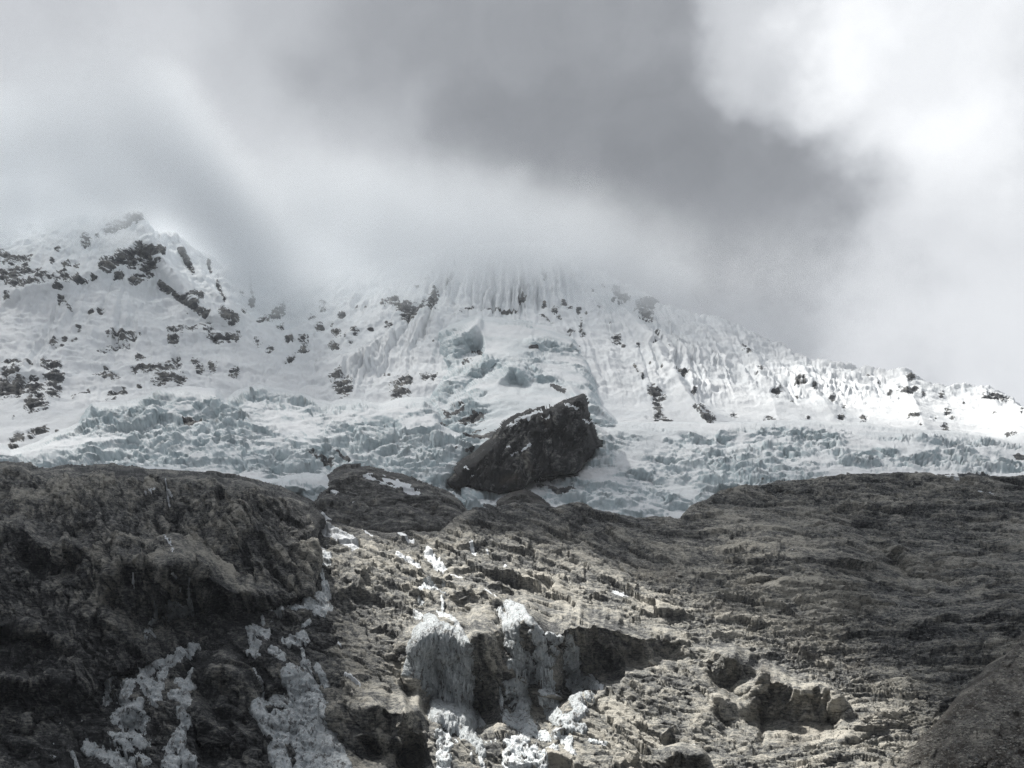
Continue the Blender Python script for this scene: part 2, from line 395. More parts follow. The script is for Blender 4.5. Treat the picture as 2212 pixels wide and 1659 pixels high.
# ------------------------------------------------------------------ near rock slope
N_TOP = [(-700, 1060), (300, 1060), (690, 1100), (760, 1140), (850, 1150), (950, 1150), (1000, 1112), (1030, 1098), (1080, 1092), (1130, 1086), (1200, 1096), (1260, 1091), (1330, 1110), (1400, 1121), (1470, 1120),
         (1505, 1086), (1560, 1062), (1640, 1045), (1720, 1036), (1850, 1024), (1950, 1021), (2050, 1030), (2120, 1029), (2212, 1026), (2900, 1035)]
N_CTRL = []
for (v, row) in [(1900, (300, 300, 300, 290, 280)), (1659, (455, 450, 440, 430, 400)), (1540, (510, 505, 500, 490, 455)), (1400, (590, 580, 580, 575, 540)),
                 (1250, (700, 690, 690, 690, 690)), (1150, (800, 770, 775, 800, 830)), (1080, (930, 880, 870, 930, 960)), (1020, (1050, 990, 960, 1010, 1060))]:
    for u, Y in zip((-300, 550, 1106, 1650, 2300), row): N_CTRL.append((u, v, Y))
CL = []   # cliffs cut into the slope
CL.append(C5([(900, 700, 30, 8), (960, 740, 100, 50), (1000, 748, 135, 90), (1060, 705, 150, 95), (1200, 700, 150, 95), (1300, 735, 150, 100), (1330, 690, 165, 135), (1480, 662, 165, 140),
            (1510, 640, 165, 112), (1620, 600, 180, 105), (1760, 680, 185, 112), (1850, 640, 130, 120), (2000, 640, 100, 90), (2130, 660, 85, 80)])
        + C6([(200, 890, 62, 58), (320, 905, 50, 34), (430, 890, 40, 18), (520, 950, 34, 14), (600, 950, 50, 30), (680, 985, 80, 52), (760, 1010, 82, 55), (830, 1040, 66, 40), (905, 1060, 25, 8)]))
CL.append(C5([(1190, 455, 15, 6), (1280, 425, 45, 28), (1400, 440, 75, 55), (1468, 480, 62, 52), (1492, 540, 20, 8)]))
CL.append(C5([(545, 1130, 30, 12), (620, 1080, 90, 55), (760, 1075, 100, 70), (900, 1095, 110, 80), (1030, 1105, 105, 75), (1080, 1180, 60, 30)]))
CL.append(C4([(1020, 1140, 40, 20), (1100, 1125, 90, 55), (1250, 1150, 110, 70), (1345, 1190, 80, 40)]))
CL.append(C4([(1370, 1110, 60, 20), (1400, 1020, 110, 60), (1440, 1000, 115, 72), (1500, 1040, 105, 65), (1520, 1100, 50, 20)]))
CL.append(C4([(640, 1360, 30, 12), (700, 1330, 50, 26), (770, 1360, 40, 20)]))
CL.append(C4([(1010, 1330, 30, 15), (1080, 1350, 90, 50), (1200, 1380, 90, 50), (1330, 1480, 60, 30)]))
CL.append(C6([(640, 1240, 20, 8), (700, 1205, 60, 30), (860, 1170, 75, 45), (890, 1110, 110, 70), (1000, 1130, 95, 70), (1080, 1165, 90, 80), (1180, 1150, 95, 85), (1270, 1200, 70, 55), (1320, 1270, 20, 8)]))
CL.append(C6([(330, 1520, 30, 15), (420, 1505, 60, 40), (590, 1495, 60, 45), (620, 1520, 30, 10)]))
CL.append(C6([(1460, 400, 20, 14), (1520, 410, 45, 34), (1640, 500, 50, 38), (1720, 560, 30, 14)]))
CL.append(C6([(1460, 820, 12, 6), (1520, 818, 24, 20), (1640, 828, 22, 18), (1800, 860, 10, 5)]))
CL.append(C6([(960, 130, 10, 6), (1010, 150, 16, 18), (1110, 165, 12, 10), (1150, 170, 6, 3)]))
CL.append(C6([(820, 620, 10, 6), (900, 600, 20, 16), (980, 610, 14, 10)]))
CL.append(C5([(1400, 375, 6, 4), (1450, 375, 14, 12), (1550, 410, 10, 8)]))
CL.append(C5([(760, 640, 6, 4), (850, 625, 18, 14), (930, 690, 14, 8)]))
CL.append(C5([(700, 1240, 10, 6), (800, 1230, 40, 22), (960, 1290, 30, 15)]))
CL.append(C6([(1280, 1440, 8, 4), (1340, 1425, 18, 12), (1440, 1400, 12, 8)]))
CL.append(C4([(30, 1500, 20, 10), (150, 1520, 40, 25), (280, 1560, 30, 12)]))
U, V = grid(-700, 2900, 980, 1980, 1.75)
vt = np.interp(U, [p[0] for p in N_TOP], [p[1] for p in N_TOP]).astype(f32)
vt = vt+6*perlin(U/45, 0*U, 0*U, 11)+2.5*perlin(U/13, 0*U, 0*U, 12)
over = np.clip(vt-V, 0, None)                       # beyond the crest: roll back and down
Vc = V+over*1.0
Y = tps(N_CTRL, U, np.maximum(V, vt))
for c in CL: Y = Y+cliff_off(U, V, c, 0.40)*1.35
Y = blur(Y, 1)
# broad hollows and humps of the slope
Y += spur(U, V, C6([(950, 480), (1150, 560), (1300, 520)]), 60, 18)+spur(U, V, C6([(1500, 480), (1650, 620), (1850, 640)]), 50, -26)
Y += spur(U, V, C6([(700, 560), (900, 760), (1250, 1000), (1500, 1200), (1650, 1400)]), 40, -14)
Y += spur(U, V, C6([(1300, 1440), (1420, 1330), (1600, 1290)]), 26, 10)
Y += spur(U, V, C5([(480, 820), (430, 900), (360, 1100), (420, 1400)]), 30, -12)+spur(U, V, C5([(900, 700), (950, 850), (1050, 1050), (1130, 1200)]), 9, 8)
Vw = np.where(V < vt, vt+0.35*(vt-V), V)
P0 = world_pts(U, Vw, Y+over*9.0)
n0 = outward(normals(blur(P0, 2)))
# the bedding dips differently over the slope: left-down in the middle, nearly level to the right
dipf = 0.55*(1-sstep(950, 1500, U))*sstep(620, 800, U)-0.08*sstep(1500, 1700, U)
sm = sstep(1350, 1650, U+0.35*(1300-V))             # smoother, streaky slabs on the right
d1, t1, lo1 = rock_relief(P0, n0, U, V, 1.0, 1.0, -0.45, 2.4, 20, 1.0)
d2, t2, lo2 = rock_relief(P0, n0, U, V, 0.8, 1.2, -0.06, 3.4, 90, 1.3)
d_ = d1*(1-sm)+d2*sm; tone = 0.44+1.4*((t1*(1-sm)+t2*sm)-0.42); lo_ = lo1*(1-sm)+lo2*sm
fade = np.minimum(1, 0.75+over/40)
P_LO = P0+n0*(lo_*fade)[..., None]
P_N = P0+n0*(lo_*fade*0.5+(d_-0.5*lo_)*fade*np.clip(1-over/25, 0.15, 1)*sstep(-30, 18, V-vt)*1.0)[..., None]
x_, y_, z_ = P0[..., 0], P0[..., 1], P0[..., 2]
# scree apron, brown turf patches, pale glacier-scoured slabs, sunlight painted into the middle
scree = sstep(-0.1, 0.25, fbm(x_/60, y_/60, z_/60, 4, 77)+0.6*capsules(U, V, [(a, b, r, s) for a, b, r, s in
    [(*C6([(250, 620), (600, 720)]), 40, 0.7), (*C6([(950, 900), (1400, 1150)]), 60, 0.9), (*C6([(1400, 900), (2100, 900)]), 60, 0.8), (*C6([(1400, 1400), (1700, 1300)]), 50, 1.0)]])-0.35)
grit = cells(x_/1.3, (z_+0.5*y_)/1.0, 501, 0.6)
P_N = P_N+n0*(scree*(grit[0]*0.5+0.2))[..., None]
rust = np.clip(-0.1+0.7*fbm(x_/30, y_/30, z_/30, 4, 81), 0, 1)*0.6
rust += 0.9*np.clip(capsules(U, V, [(*C6([(1000, 1440), (1180, 1400)]), 14, 1.0), (*C6([(1330, 1060), (1400, 1040)]), 10, .9), (*C6([(1400, 1130), (1450, 1140)]), 9, .9), (*C6([(1400, 1340), (1450, 1320)]), 8, .9),
    (*C6([(860, 1230), (890, 1300)]), 9, .7), (*C6([(900, 1060), (950, 1130)]), 12, .7), (*C6([(300, 560), (420, 600)]), 16, .8), (*C6([(600, 760), (760, 780)]), 18, .6), (*C6([(1050, 960), (1200, 1040)]), 20, .6)]), 0, 1)*(0.6+fbm(x_/8, y_/8, z_/8, 3, 88))
tone = tone+0.24*sstep(1100, 1180, V)*sstep(640, 800, U)*(1-sm*0.85)+0.17*sm+0.06+0.20*np.clip(capsules(U, V, [(*C6([(700, 400), (1100, 420)]), 30, .6), (*C6([(950, 680), (1300, 720)]), 40, .5), (*C6([(1300, 1430), (1550, 1290)]), 14, 1.2), (*C5([(1150, 250), (1900, 480)]), 50, .5)]), 0, 1)  # middle of the slope paler, raised in tone to look sunlit
tone = tone-0.10*scree+0.22*scree*(grit[2] > 0.86)-0.16*sstep(660, 560, U)*sstep(1250, 1400, V)  # lower left toned down to stand for overhang shade
# gritty patches of windblown snow and frozen spray on the high slabs
topn = normals(P_N)
snowbits = np.zeros_like(U)
for a, b, r, s in [(*C7([(560, 480), (730, 575)]), 9, 1.5), (*C7([(760, 480), (830, 530)]), 3.5, 1.1), (*C7([(990, 510), (1070, 560)]), 3.2, 1.2), (*C7([(1410, 580), (1425, 615)]), 4.5, 1.2), (*C7([(1500, 600), (1505, 620)]), 2.5, 1.0),
                   (*C7([(1160, 610), (1210, 700)]), 7, 1.1), (*C7([(980, 640), (1110, 715)]), 3.5, 1.2), (*C7([(1605, 690), (1610, 720)]), 4, 1.0), (*C5([(1085, 240), (1160, 310)]), 9, 1.1), (*C5([(920, 260), (1040, 325)]), 4, 1.1),
                   (*C5([(1200, 355), (1270, 370)]), 3, .9), (*C5([(1400, 430), (1470, 470)]), 4, .8), (*C5([(640, 930), (720, 985)]), 4, .9), (*C5([(2100, 445), (2160, 465)]), 4, 1.0), (*C5([(595, 720), (610, 745)]), 3, 1.0),
                   (*C4([(770, 230), (930, 190)]), 6, .7), (*C4([(870, 150), (900, 200)]), 4, .7), (*C6([(160, 660), (220, 680)]), 4, 1.0), (*C6([(60, 1460), (110, 1480)]), 4, 1.0), (*C5([(0, 0), (1, 1)]), 1, 0),
                   (*C6([(1980, 190), (2050, 195)]), 2.5, 1.3), (*C6([(1820, 120), (1880, 122)]), 2, 1.0), (*C5([(620, 30), (520, 30)]), 6, 1.2), (*C5([(1960, 900), (2030, 960)]), 5, .8)]:
    snowbits = np.maximum(snowbits, capsules(U, V, [(a, b, r, s)]))
snowbits = sstep(0.42, 0.62, snowbits*0.62+0.95*fbm(x_/4.5, y_/4.5, z_/2.5, 5, 91, .7)+0.12*topn[..., 2])
def make_slope_mat(k=1.0):
    """rock with bits of snow on it, driven by the 'snow' attribute"""
    m = new_mat('slope_rock'); n = N(m)
    pos = n.new('ShaderNodeNewGeometry').outputs['Position']
    c, fine, streak = rock_colour(n, pos, k)
    k = n.new('ShaderNodeMapRange', {0: n.attr('snow'), 1: 0.35, 2: 0.6}).outputs[0]
    c = n.mix(k, c, (0.80, 0.83, 0.86, 1))
    hgt = n.math('ADD', fine, n.math('MULTIPLY', streak, 0.7))
    b = n.new('ShaderNodeBump', {'Height': hgt, 'Strength': 0.85, 'Distance': 1.5})
    p = n.new('ShaderNodeBsdfPrincipled', {'Base Color': c, 'Roughness': 0.8, 'Specular IOR Level': 0.25, 'Normal': b.outputs[0]})
    n.new('ShaderNodeOutputMaterial', {0: p.outputs[0]}); return m
M_SLOPE = make_slope_mat(); M_SLOPE2 = make_slope_mat(0.42)
keep = over < 60
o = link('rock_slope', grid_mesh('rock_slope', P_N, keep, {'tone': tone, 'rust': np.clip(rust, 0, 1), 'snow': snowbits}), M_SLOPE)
tag(o, kind='structure', label='broad grey-brown rock slope below the glaciers')
UN, VN, N0 = U, V, n0

# ------------------------------------------------------------------ outlined rock and ice masses with rolled edges
def mass(poly, st, ctrl, cliffs, ragged=5.0,  rw=26.0, roll=60.0, pad=16, seed=0, extra=None, smooth=1, lip=1.0):
    """grid over a polygon; depth rolls away behind the outline so the mass has a real thickness"""
    p = np.array(poly)
    u0, v0 = p.min(0)-pad-6; u1, v1 = p.max(0)+pad+6
    U, V = grid(u0, u1, v0, v1, st)
    s = polysdf(U, V, poly)+ragged*fbm(U/60, V/60, 0*U, 5, seed+40, 0.6)*1.6
    Y = tps(ctrl, U, V)
    jf = 1.35 if p.mean(0)[1] > 1150 else 1.35
    for c in cliffs: Y = Y+cliff_off(U, V, c, 0.40)*jf
    if extra is not None: Y = Y+extra(U, V)
    t = np.clip(1-s/rw, 0, None)
    Y = Y+roll*lip*np.where(s > 0, t**3, 1+(-s)*0.14+((-s)*0.09)**2)
    Y = blur(Y, smooth)
    P = world_pts(U, V, Y)
    return U, V, P, s

# left cliff
L_POLY = [(-700, 960), (-200, 1000), (0, 1010), (100, 1022), (240, 1013), (340, 1028), (460, 1031), (560, 1050), (640, 1075), (680, 1098), (700, 1118), (702, 1136), (690, 1155), (693, 1200), (690, 1245), (680, 1284), (650, 1304), (560, 1330), (480, 1368),
          (400, 1407), (330, 1443), (250, 1470), (200, 1492), (160, 1530), (60, 1585), (-100, 1640), (-700, 1750)]
L_CTRL = [(-700, 960, 900), (0, 1010, 800), (240, 1013, 790), (460, 1031, 790), (640, 1075, 770), (700, 1130, 745), (0, 1130, 640), (240, 1130, 660), (480, 1130, 690), (640, 1180, 690), (0, 1250, 565), (240, 1260, 590), (480, 1260, 640), (690, 1250, 668),
          (0, 1400, 515), (200, 1400, 535), (400, 1400, 565), (560, 1330, 618), (160, 1530, 486), (-100, 1640, 440), (-700, 1750, 400), (-700, 1300, 560)]
L_CL = [C4([(-1500, 380, 60, 30), (0, 375, 60, 45), (100, 370, 65, 48), (170, 420, 62, 48), (260, 470, 60, 45), (400, 465, 55, 38), (470, 500, 20, 10)]),
        C4([(560, 640, 60, 25), (640, 570, 110, 55), (720, 560, 130, 80), (850, 560, 150, 95), (1000, 580, 145, 92), (1120, 640, 115, 70), (1250, 700, 85, 50), (1400, 740, 65, 42), (1600, 740, 45, 32), (1700, 700, 20, 12)]),
        C4([(-1000, 900, 40, 20), (60, 900, 30, 22), (200, 910, 30, 24), (330, 980, 34, 22), (470, 1060, 30, 16)]),
        C4([(-1000, 1180, 60, 30), (0, 1180, 60, 38), (200, 1200, 60, 38), (380, 1200, 50, 24)]),
        C4([(60, 610, 8, 6), (180, 600, 12, 10), (320, 660, 12, 10), (440, 690, 10, 6)]),
        C4([(1440, 210, 10, 6), (1560, 200, 22, 16), (1650, 250, 30, 18), (1700, 330, 14, 6)])]
def l_extra(U, V):
    e = spur(U, V, C4([(880, 160), (900, 280), (940, 420), (930, 600)]), 16, -9)      # gully with frozen trickles
    e += spur(U, V, C4([(1250, 260), (1300, 420), (1450, 700)]), 40, 12)+spur(U, V, C4([(520, 200), (640, 420)]), 50, 10)
    return e
UL, VL, PL, sL = mass(L_POLY, 1.75, L_CTRL, L_CL, 4.0, 24, 40, 16, 7, l_extra)
nL = outward(normals(blur(PL, 2)))
d_, toneL, loL = rock_relief(PL, nL, UL, VL, 1.0, 1.0, -0.80, 2.2, 140, 0.9)
xl, yl, zl = PL[..., 0], PL[..., 1], PL[..., 2]
PL_LO = PL+nL*loL[..., None]; PLd = PL+nL*(loL*0.5+(d_-loL*0.5)*np.clip(0.25+sL/16, 0.1, 1))[..., None]
sb = np.zeros_like(UL)
for a, b, r, s in [(*C4([(890, 150), (900, 250)]), 3.5, .8), (*C4([(780, 240), (830, 210)]), 4, .6), (*C4([(900, 190), (920, 215)]), 4, .8), (*C4([(880, 460), (930, 520)]), 8, .55), (*C4([(920, 620), (940, 640)]), 4, .9),
                   (*C4([(710, 620), (715, 700)]), 2.6, 1.0), (*C4([(1000, 640), (1010, 760)]), 3.5, .8), (*C4([(1000, 760), (1030, 860)]), 5, .8), (*C4([(830, 760), (835, 870)]), 3, .8), (*C4([(960, 690), (965, 720)]), 2, .8)]:
    sb = np.maximum(sb, capsules(UL, VL, [(a, b, r, s)]))
sb = sstep(0.5, 0.68, sb*0.7+0.8*fbm(xl/3.5, yl/3.5, zl/1.2, 4, 92, .65))
rustL = np.clip(0.0+0.6*fbm(xl/30, yl/30, zl/30, 4, 83), 0, 1)*0.4
lc = link('rock_cliff', grid_mesh('rock_cliff', PLd, sL > -14, {'tone': 0.57+1.6*(toneL-0.42)-0.16*sstep(1230, 1420, VL)-0.12*sstep(300, 0, UL)*sstep(1150, 1250, VL), 'rust': rustL, 'snow': sb}), M_SLOPE)  # lower left darkened: shade of the overhang put into the tone
tag(lc, 'dark brown overhanging cliff filling the left side, with thin frozen trickles on its face', 'cliff')

# ------------------------------------------------------------------ snow mountain
A_TOP = [(-900, 640), (-300, 540), (-100, 520), (0, 500), (150, 478), (235, 472), (262, 460), (300, 462), (318, 498), (345, 520), (372, 508), (392, 520), (420, 548), (455, 565), (480, 590), (530, 582), (545, 600), (600, 594), (640, 602), (700, 592), (770, 590), (850, 570), (930, 556), (1010, 540), (1080, 530),
         (1150, 528), (1200, 545), (1250, 575), (1310, 605), (1330, 618), (1395, 642), (1420, 668), (1480, 684), (1550, 700), (1590, 712), (1620, 720), (1660, 742), (1700, 764), (1745, 786), (1800, 795), (1850, 806), (1880, 804), (1915, 812), (1950, 802), (1985, 826), (2040, 842), (2065, 838), (2090, 842), (2130, 840),
         (2170, 858), (2212, 885), (2280, 930), (2500, 1000), (2900, 1060)]
A_CTRL = [(-900, 1150, 1350), (0, 1150, 1300), (1106, 1150, 1300), (2300, 1150, 1300), (2900, 1150, 1300), (0, 950, 1640), (600, 950, 1680), (1106, 950, 1620), (1700, 950, 1650), (2300, 960, 1600),
          (0, 800, 1900), (500, 800, 2000), (1106, 800, 1900), (1700, 850, 1950), (0, 650, 2150), (600, 680, 2330), (1106, 680, 2220), (1500, 720, 2230), (0, 500, 2420), (290, 458, 2460), (600, 590, 2520), (1106, 530, 2520), (1400, 650, 2400), (1700, 764, 2230), (2000, 830, 2080), (2212, 885, 1950), (2900, 1060, 1700), (-900, 640, 2300)]
U, V = grid(-900, 2900, 420, 1140, 1.75)
vt = np.interp(U, [p[0] for p in A_TOP], [p[1] for p in A_TOP]).astype(f32)
vt = vt+5*perlin(U/30, 0*U, 0*U, 13)+4.5*fbm(U/9, 0*U, 0*U, 3, 14)
over = np.clip(vt-V, 0, None)
Y = tps(A_CTRL, U, np.maximum(V, vt))
for pts, w, a in [([(290, 465), (330, 540), (390, 620), (450, 690), (500, 700)], 22, 90), ([(300, 530), (230, 580), (150, 620), (40, 640)], 26, 60), ([(375, 515), (410, 570), (470, 650)], 12, 45), ([(480, 600), (500, 680)], 14, 40),
                  ([(1180, 545), (1330, 650), (1420, 760), (1480, 850), (1540, 915)], 22, 70), ([(930, 640), (850, 680), (740, 730), (700, 780)], 26, 40), ([(600, 610), (640, 760)], 40, -35), ([(560, 680), (650, 750), (730, 720)], 30, -30),
                  ([(0, 800), (120, 820), (100, 880)], 26, 35), ([(340, 740), (460, 730), (560, 760)], 20, 25), ([(340, 830), (500, 800)], 22, 30), ([(720, 830), (750, 850)], 20, 20), ([(860, 850), (930, 830)], 20, 20),
                  ([(1700, 765), (1800, 900)], 30, 30), ([(1950, 810), (2000, 930)], 34, 45), ([(2120, 845), (2212, 930)], 30, 35), ([(1600, 715), (1690, 920)], 26, 25), ([(330, 640), (250, 760), (150, 830)], 60, -30)]:
    Y = Y+spur(U, V, pts, w, a)
# snow ribs that fan out from the hidden summits
thL = np.arctan2(U-300, V-300); thC = np.arctan2(U-1120, V-250); thR = np.arctan2(U-1150, V-180)
wl = 1-sstep(450, 620, U); wr = sstep(1250, 1400, U); wc = np.clip(1-wl-wr, 0, 1)
wob = fbm(U/55, V/80, 0*U, 5, 15, .6)*0.06
def ribs(th, k, sd): return (1-2*np.abs(perlin((th+wob)*k, V/300, 0*U, sd)*1.6))*(0.55+0.9*perlin((th+wob)*k*.23, V/120, 0*U, sd+50))+0.5*(1-2*np.abs(perlin((th+wob)*k*.45, V/200, 0*U, sd+60)*1.6))
rib = wl*ribs(thL, 26, 16)+wc*ribs(thC, 46, 17)+wr*ribs(thR, 50, 18)
rib2 = wl*ribs(thL, 60, 19)+wc*ribs(thC, 105, 20)+wr*ribs(thR, 120, 21)
high = sstep(900, 820, V)
fl = np.clip(capsules(U, V, [((980, 610), (1180, 610), 50, 1.25), ((760, 810), (930, 690), 26, 1.0), ((560, 640), (760, 650), 30, .6), ((1450, 750), (1800, 880), 60, .5), ((1800, 880), (2200, 920), 36, .4), ((150, 700), (300, 720), 40, .35)]), 0, 1.3)*(1-.45*sstep(1350, 1650, U))
P0 = world_pts(U, np.where(V < vt, vt+0.35*(vt-V), V), Y+over*10)
n0 = outward(normals(blur(P0, 2)))
x, y, z = P0[..., 0], P0[..., 1], P0[..., 2]
amp = (0.35+1.0*fl)*high
md = .55+.9*np.clip(fbm(x/80, y/80, z/50, 3, 44)+.5, 0, 1); d = rib*10*amp*md+rib2*2.4*amp*np.clip(fbm(x/45, y/45, z/45, 3, 45)+.45, 0, 1)+fbm(x/120, y/120, z/120, 5, 22)*16+fbm(x/70, y/70, z/90, 5, 43, .55, ridged=True)*8*high+fbm(x/22, y/22, z/22, 4, 23, ridged=True)*2.6*(0.4+high)
# rock outcrops: painted strokes broken up by noise
RP = []
def dots(Tf, L):
    for it in L:
        if len(it) == 3: p = Tf([(it[0], it[1])])[0]; RP.append((p, (p[0]+0.1, p[1]), it[2]*Tk(Tf), 1.0))
        elif len(it) == 4: p = Tf([(it[0], it[1])])[0]; RP.append((p, (p[0]+0.1, p[1]), it[2]*Tk(Tf), it[3]))
        elif len(it) == 5: a, b = Tf([it[0:2], it[2:4]]); RP.append((a, b, it[4]*Tk(Tf), 1.0))
        else: a, b = Tf([it[0:2], it[2:4]]); RP.append((a, b, it[4]*Tk(Tf), it[5]))
def Tk(Tf): a, b = Tf([(0, 0), (1, 0)]); return b[0]-a[0]
dots(C1, [(640, 195, 820, 110, 26, .9), (780, 100, 830, 90, 25, 1.0), (850, 280, 620, 390, 26, 1.15), (850, 270, 960, 310, 16, 1.2), (840, 325, 55, 1.3), (770, 360, 50, 1.2), (640, 385, 35, 1.1), (705, 455, 25, 1.2), (790, 475, 890, 455, 26, 1.0), (860, 410, 930, 370, 28, .95),
          (520, 245, 28, 1.0), (595, 230, 14, 1), (0, 310, 80, 350, 26, .95), (0, 440, 60, 470, 26), (105, 455, 55, 1.15), (160, 410, 25, 1.2), (170, 500, 240, 502, 14, 1.3), (240, 465, 50, .8), (380, 440, 26, 1.1), (460, 395, 20, 1.1), (400, 385, 22, .9), (470, 455, 16, 1.2), (550, 460, 18, 1.1), (310, 470, 500, 480, 22, .75),
          (350, 300, 18, .8), (320, 372, 14, 1.1), (60, 575, 24, 1.2), (370, 590, 16, 1.2), (375, 620, 18, 1.1), (425, 648, 14, 1.0), (350, 510, 25, .8), (0, 380, 200, 360, 18, .65),
          (960, 500, 1060, 560, 18, 1.3), (1060, 560, 1150, 620, 22, 1.35), (1150, 620, 1230, 675, 16, 1.3), (1080, 305, 1120, 360, 16, 1.3), (1110, 350, 1145, 425, 13, 1.2), (1235, 360, 1250, 420, 9, 1.0), (1290, 500, 1330, 590, 15, .85), (1140, 560, 1190, 570, 20, 1.2), (1320, 670, 1380, 700, 24, 1.35),
          (1430, 560, 16, 1.1), (1490, 615, 16, 1.2), (1480, 430, 1495, 600, 7, .9), (1440, 660, 16, .9), (1540, 720, 1680, 650, 20, 1.05), (1665, 750, 26, 1.15), (1850, 690, 22, .8), (1920, 640, 26, .8), (1900, 750, 22, .9), (1715, 838, 20, 1.25), (1815, 835, 26, 1.2), (1820, 880, 20, .9), (2035, 690, 18, 1.1), (2000, 780, 25, .7), (1980, 845, 24, .9),
          (605, 665, 18, 1.1), (545, 670, 16, .9), (480, 780, 16, 1.1), (390, 825, 16, 1.1), (330, 855, 22, 1.1), (380, 876, 12, 1.1), (1020, 780, 1150, 775, 26, 1.0), (1030, 830, 28, 1.1), (1250, 800, 30, .9), (1300, 835, 1390, 825, 28, .95), (1170, 745, 1225, 768, 6, 1.2), (1250, 730, 20, .7),
          (1530, 850, 26, .8), (1600, 890, 24, .9), (1700, 960, 1820, 890, 12, .7), (840, 945, 24, .95), (800, 1015, 900, 1020, 16, .9), (900, 1020, 1060, 1000, 24, .85), (970, 1075, 46, 1.1), (1070, 1080, 32, 1.15), (830, 1103, 12, 1.1), (1160, 970, 26, 1.2), (1190, 1010, 28, 1.25), (1260, 1000, 24, 1.1), (1390, 1040, 26, 1.1), (1050, 960, 24, .8),
          (0, 960, 200, 972, 8, 1.1), (40, 1020, 110, 1010, 26, 1.0), (20, 1110, 120, 1110, 46, 1.15), (270, 975, 350, 985, 22, 1.1), (320, 1060, 44, 1.15), (210, 1120, 55, 1.15), (190, 1210, 36, 1.2), (330, 1140, 40, 1.0), (240, 1190, 44, 1.0), (450, 1160, 20, 1.0), (440, 1150, 530, 1130, 14, .7), (660, 1140, 740, 1120, 20, 1.0), (640, 1185, 690, 1175, 8, 1.0),
          (80, 1430, 26, 1.25), (120, 1395, 30, 1.15), (180, 1380, 270, 1345, 22, 1.1), (340, 1360, 10, 1.0), (480, 1335, 8, .9), (430, 850, 460, 840, 8, .8), (650, 820, 800, 830, 26, .45), (600, 900, 760, 870, 22, .45), (560, 1030, 700, 1060, 18, .55)])
dots(C2, [(330, 625, 400, 600, 20, 1.2), (455, 660, 36, 1.1), (430, 640, 540, 640, 28, .95), (600, 600, 34, 1.1), (620, 570, 22, 1.0), (490, 690, 26, .95), (350, 740, 24, .9), (220, 650, 12, 1), (240, 750, 16, .9), (150, 770, 20, .9), (70, 690, 16, 1.1), (90, 800, 14, .9), (35, 850, 16, .9), (120, 840, 16, .8),
          (580, 480, 14, .8), (520, 510, 12, .8), (700, 540, 735, 460, 9, .8), (740, 400, 8, .8), (450, 430, 10, .7), (1330, 650, 20, 1.1), (1385, 615, 15, 1.2), (1420, 645, 14, .9), (1475, 650, 14, 1.0), (1520, 665, 8, 1), (1270, 630, 14, .9), (1360, 690, 14, .9), (1490, 700, 1485, 780, 12, .8), (1430, 775, 20, .9), (1500, 800, 16, .7), (1250, 400, 1270, 480, 16, .6),
          (1690, 530, 1730, 590, 20, 1.2), (1740, 590, 26, 1.2), (1860, 640, 46, 1.35), (1870, 690, 34, 1.35), (1900, 610, 28, 1.3), (1690, 595, 12, 1.2), (1700, 820, 26, 1.25), (1740, 865, 12, 1.2), (1660, 740, 8, 1), (1830, 870, 12, 1), (1930, 790, 18, .95), (1970, 800, 12, .9), (1925, 850, 9, 1), (1590, 640, 12, .8), (1560, 540, 12, .8),
          (1800, 980, 1830, 1040, 8, 1.0), (1830, 1040, 1870, 1080, 7, .9), (2065, 1005, 2095, 1030, 16, 1.15), (1975, 985, 12, .9), (1900, 970, 8, .9), (1910, 1140, 1950, 1165, 26, 1.1), (1975, 1170, 20, 1.1), (1940, 1210, 1950, 1270, 26, 1.1), (1960, 1280, 2020, 1300, 16, 1.1),
          (80, 1110, 46, 1.0), (40, 1060, 30, .9), (420, 1120, 50, 1.0), (470, 1080, 24, 1.0), (400, 1155, 32, 1.0), (490, 1175, 560, 1170, 10, .9), (560, 1060, 620, 1060, 20, .8), (740, 690, 850, 662, 9, 1.0), (900, 660, 1100, 675, 7, .9), (1240, 680, 1330, 725, 5, .9), (1100, 675, 14, 1.1), (1140, 610, 20, .6)])
dots(C3, [(45, 850, 75, 870, 14, 1.15), (125, 955, 12, 1.0), (165, 1030, 20, .9), (190, 1060, 215, 1090, 22, 1.1), (10, 1100, 10), (330, 1062, 18, 1.0), (510, 1095, 24, 1.2), (375, 735, 16, .9), (400, 758, 14, .9), (460, 855, 14, 1), (440, 880, 9, 1), (540, 970, 22, 1.1), (650, 915, 18, 1.1), (675, 912, 14, 1.1), (620, 1010, 11, .9), (645, 980, 11, .9), (730, 930, 13, .9),
          (820, 990, 20, 1.1), (880, 1020, 12, .9), (980, 1080, 18, 1.1), (865, 1080, 15, 1.1), (700, 1085, 11, .9), (1210, 885, 20, 1.15), (1160, 945, 1230, 945, 16, 1.15), (1060, 915, 12, .95), (1110, 965, 12, 1), (1280, 965, 13, 1), (1370, 965, 13, .9), (1000, 885, 10, .8), (1580, 975, 1690, 992, 12, 1.2), (1775, 1045, 12, 1), (1400, 1045, 18, 1.1), (1210, 1078, 1250, 1070, 12, 1.2),
          (1330, 1090, 15, .9), (1385, 1135, 18, 1.2), (1265, 1115, 10, .8), (1700, 1168, 1745, 1160, 10, 1.1), (1640, 1050, 12, .8), (1425, 1085, 12, .8), (920, 870, 10, .8), (1160, 990, 9, .9), (1110, 1125, 9, .8)])
rng = np.random.default_rng(5)
for k in range(90):
    u = rng.uniform(0, 2212); v = rng.uniform(520, 930)
    RP.append(((u, v), (u+rng.uniform(-4, 4), v+rng.uniform(0, 5)), rng.uniform(1.2, 3.2), rng.uniform(.55, .9)))
rk = capsules(U, V, RP)
nz = fbm(x/26, y/26, z/9, 6, 24, 0.72)
nzf = fbm(x/7, y/7, z/3.2, 4, 34, 0.7)
rv = rk*0.46+nz*1.7+nzf*1.3
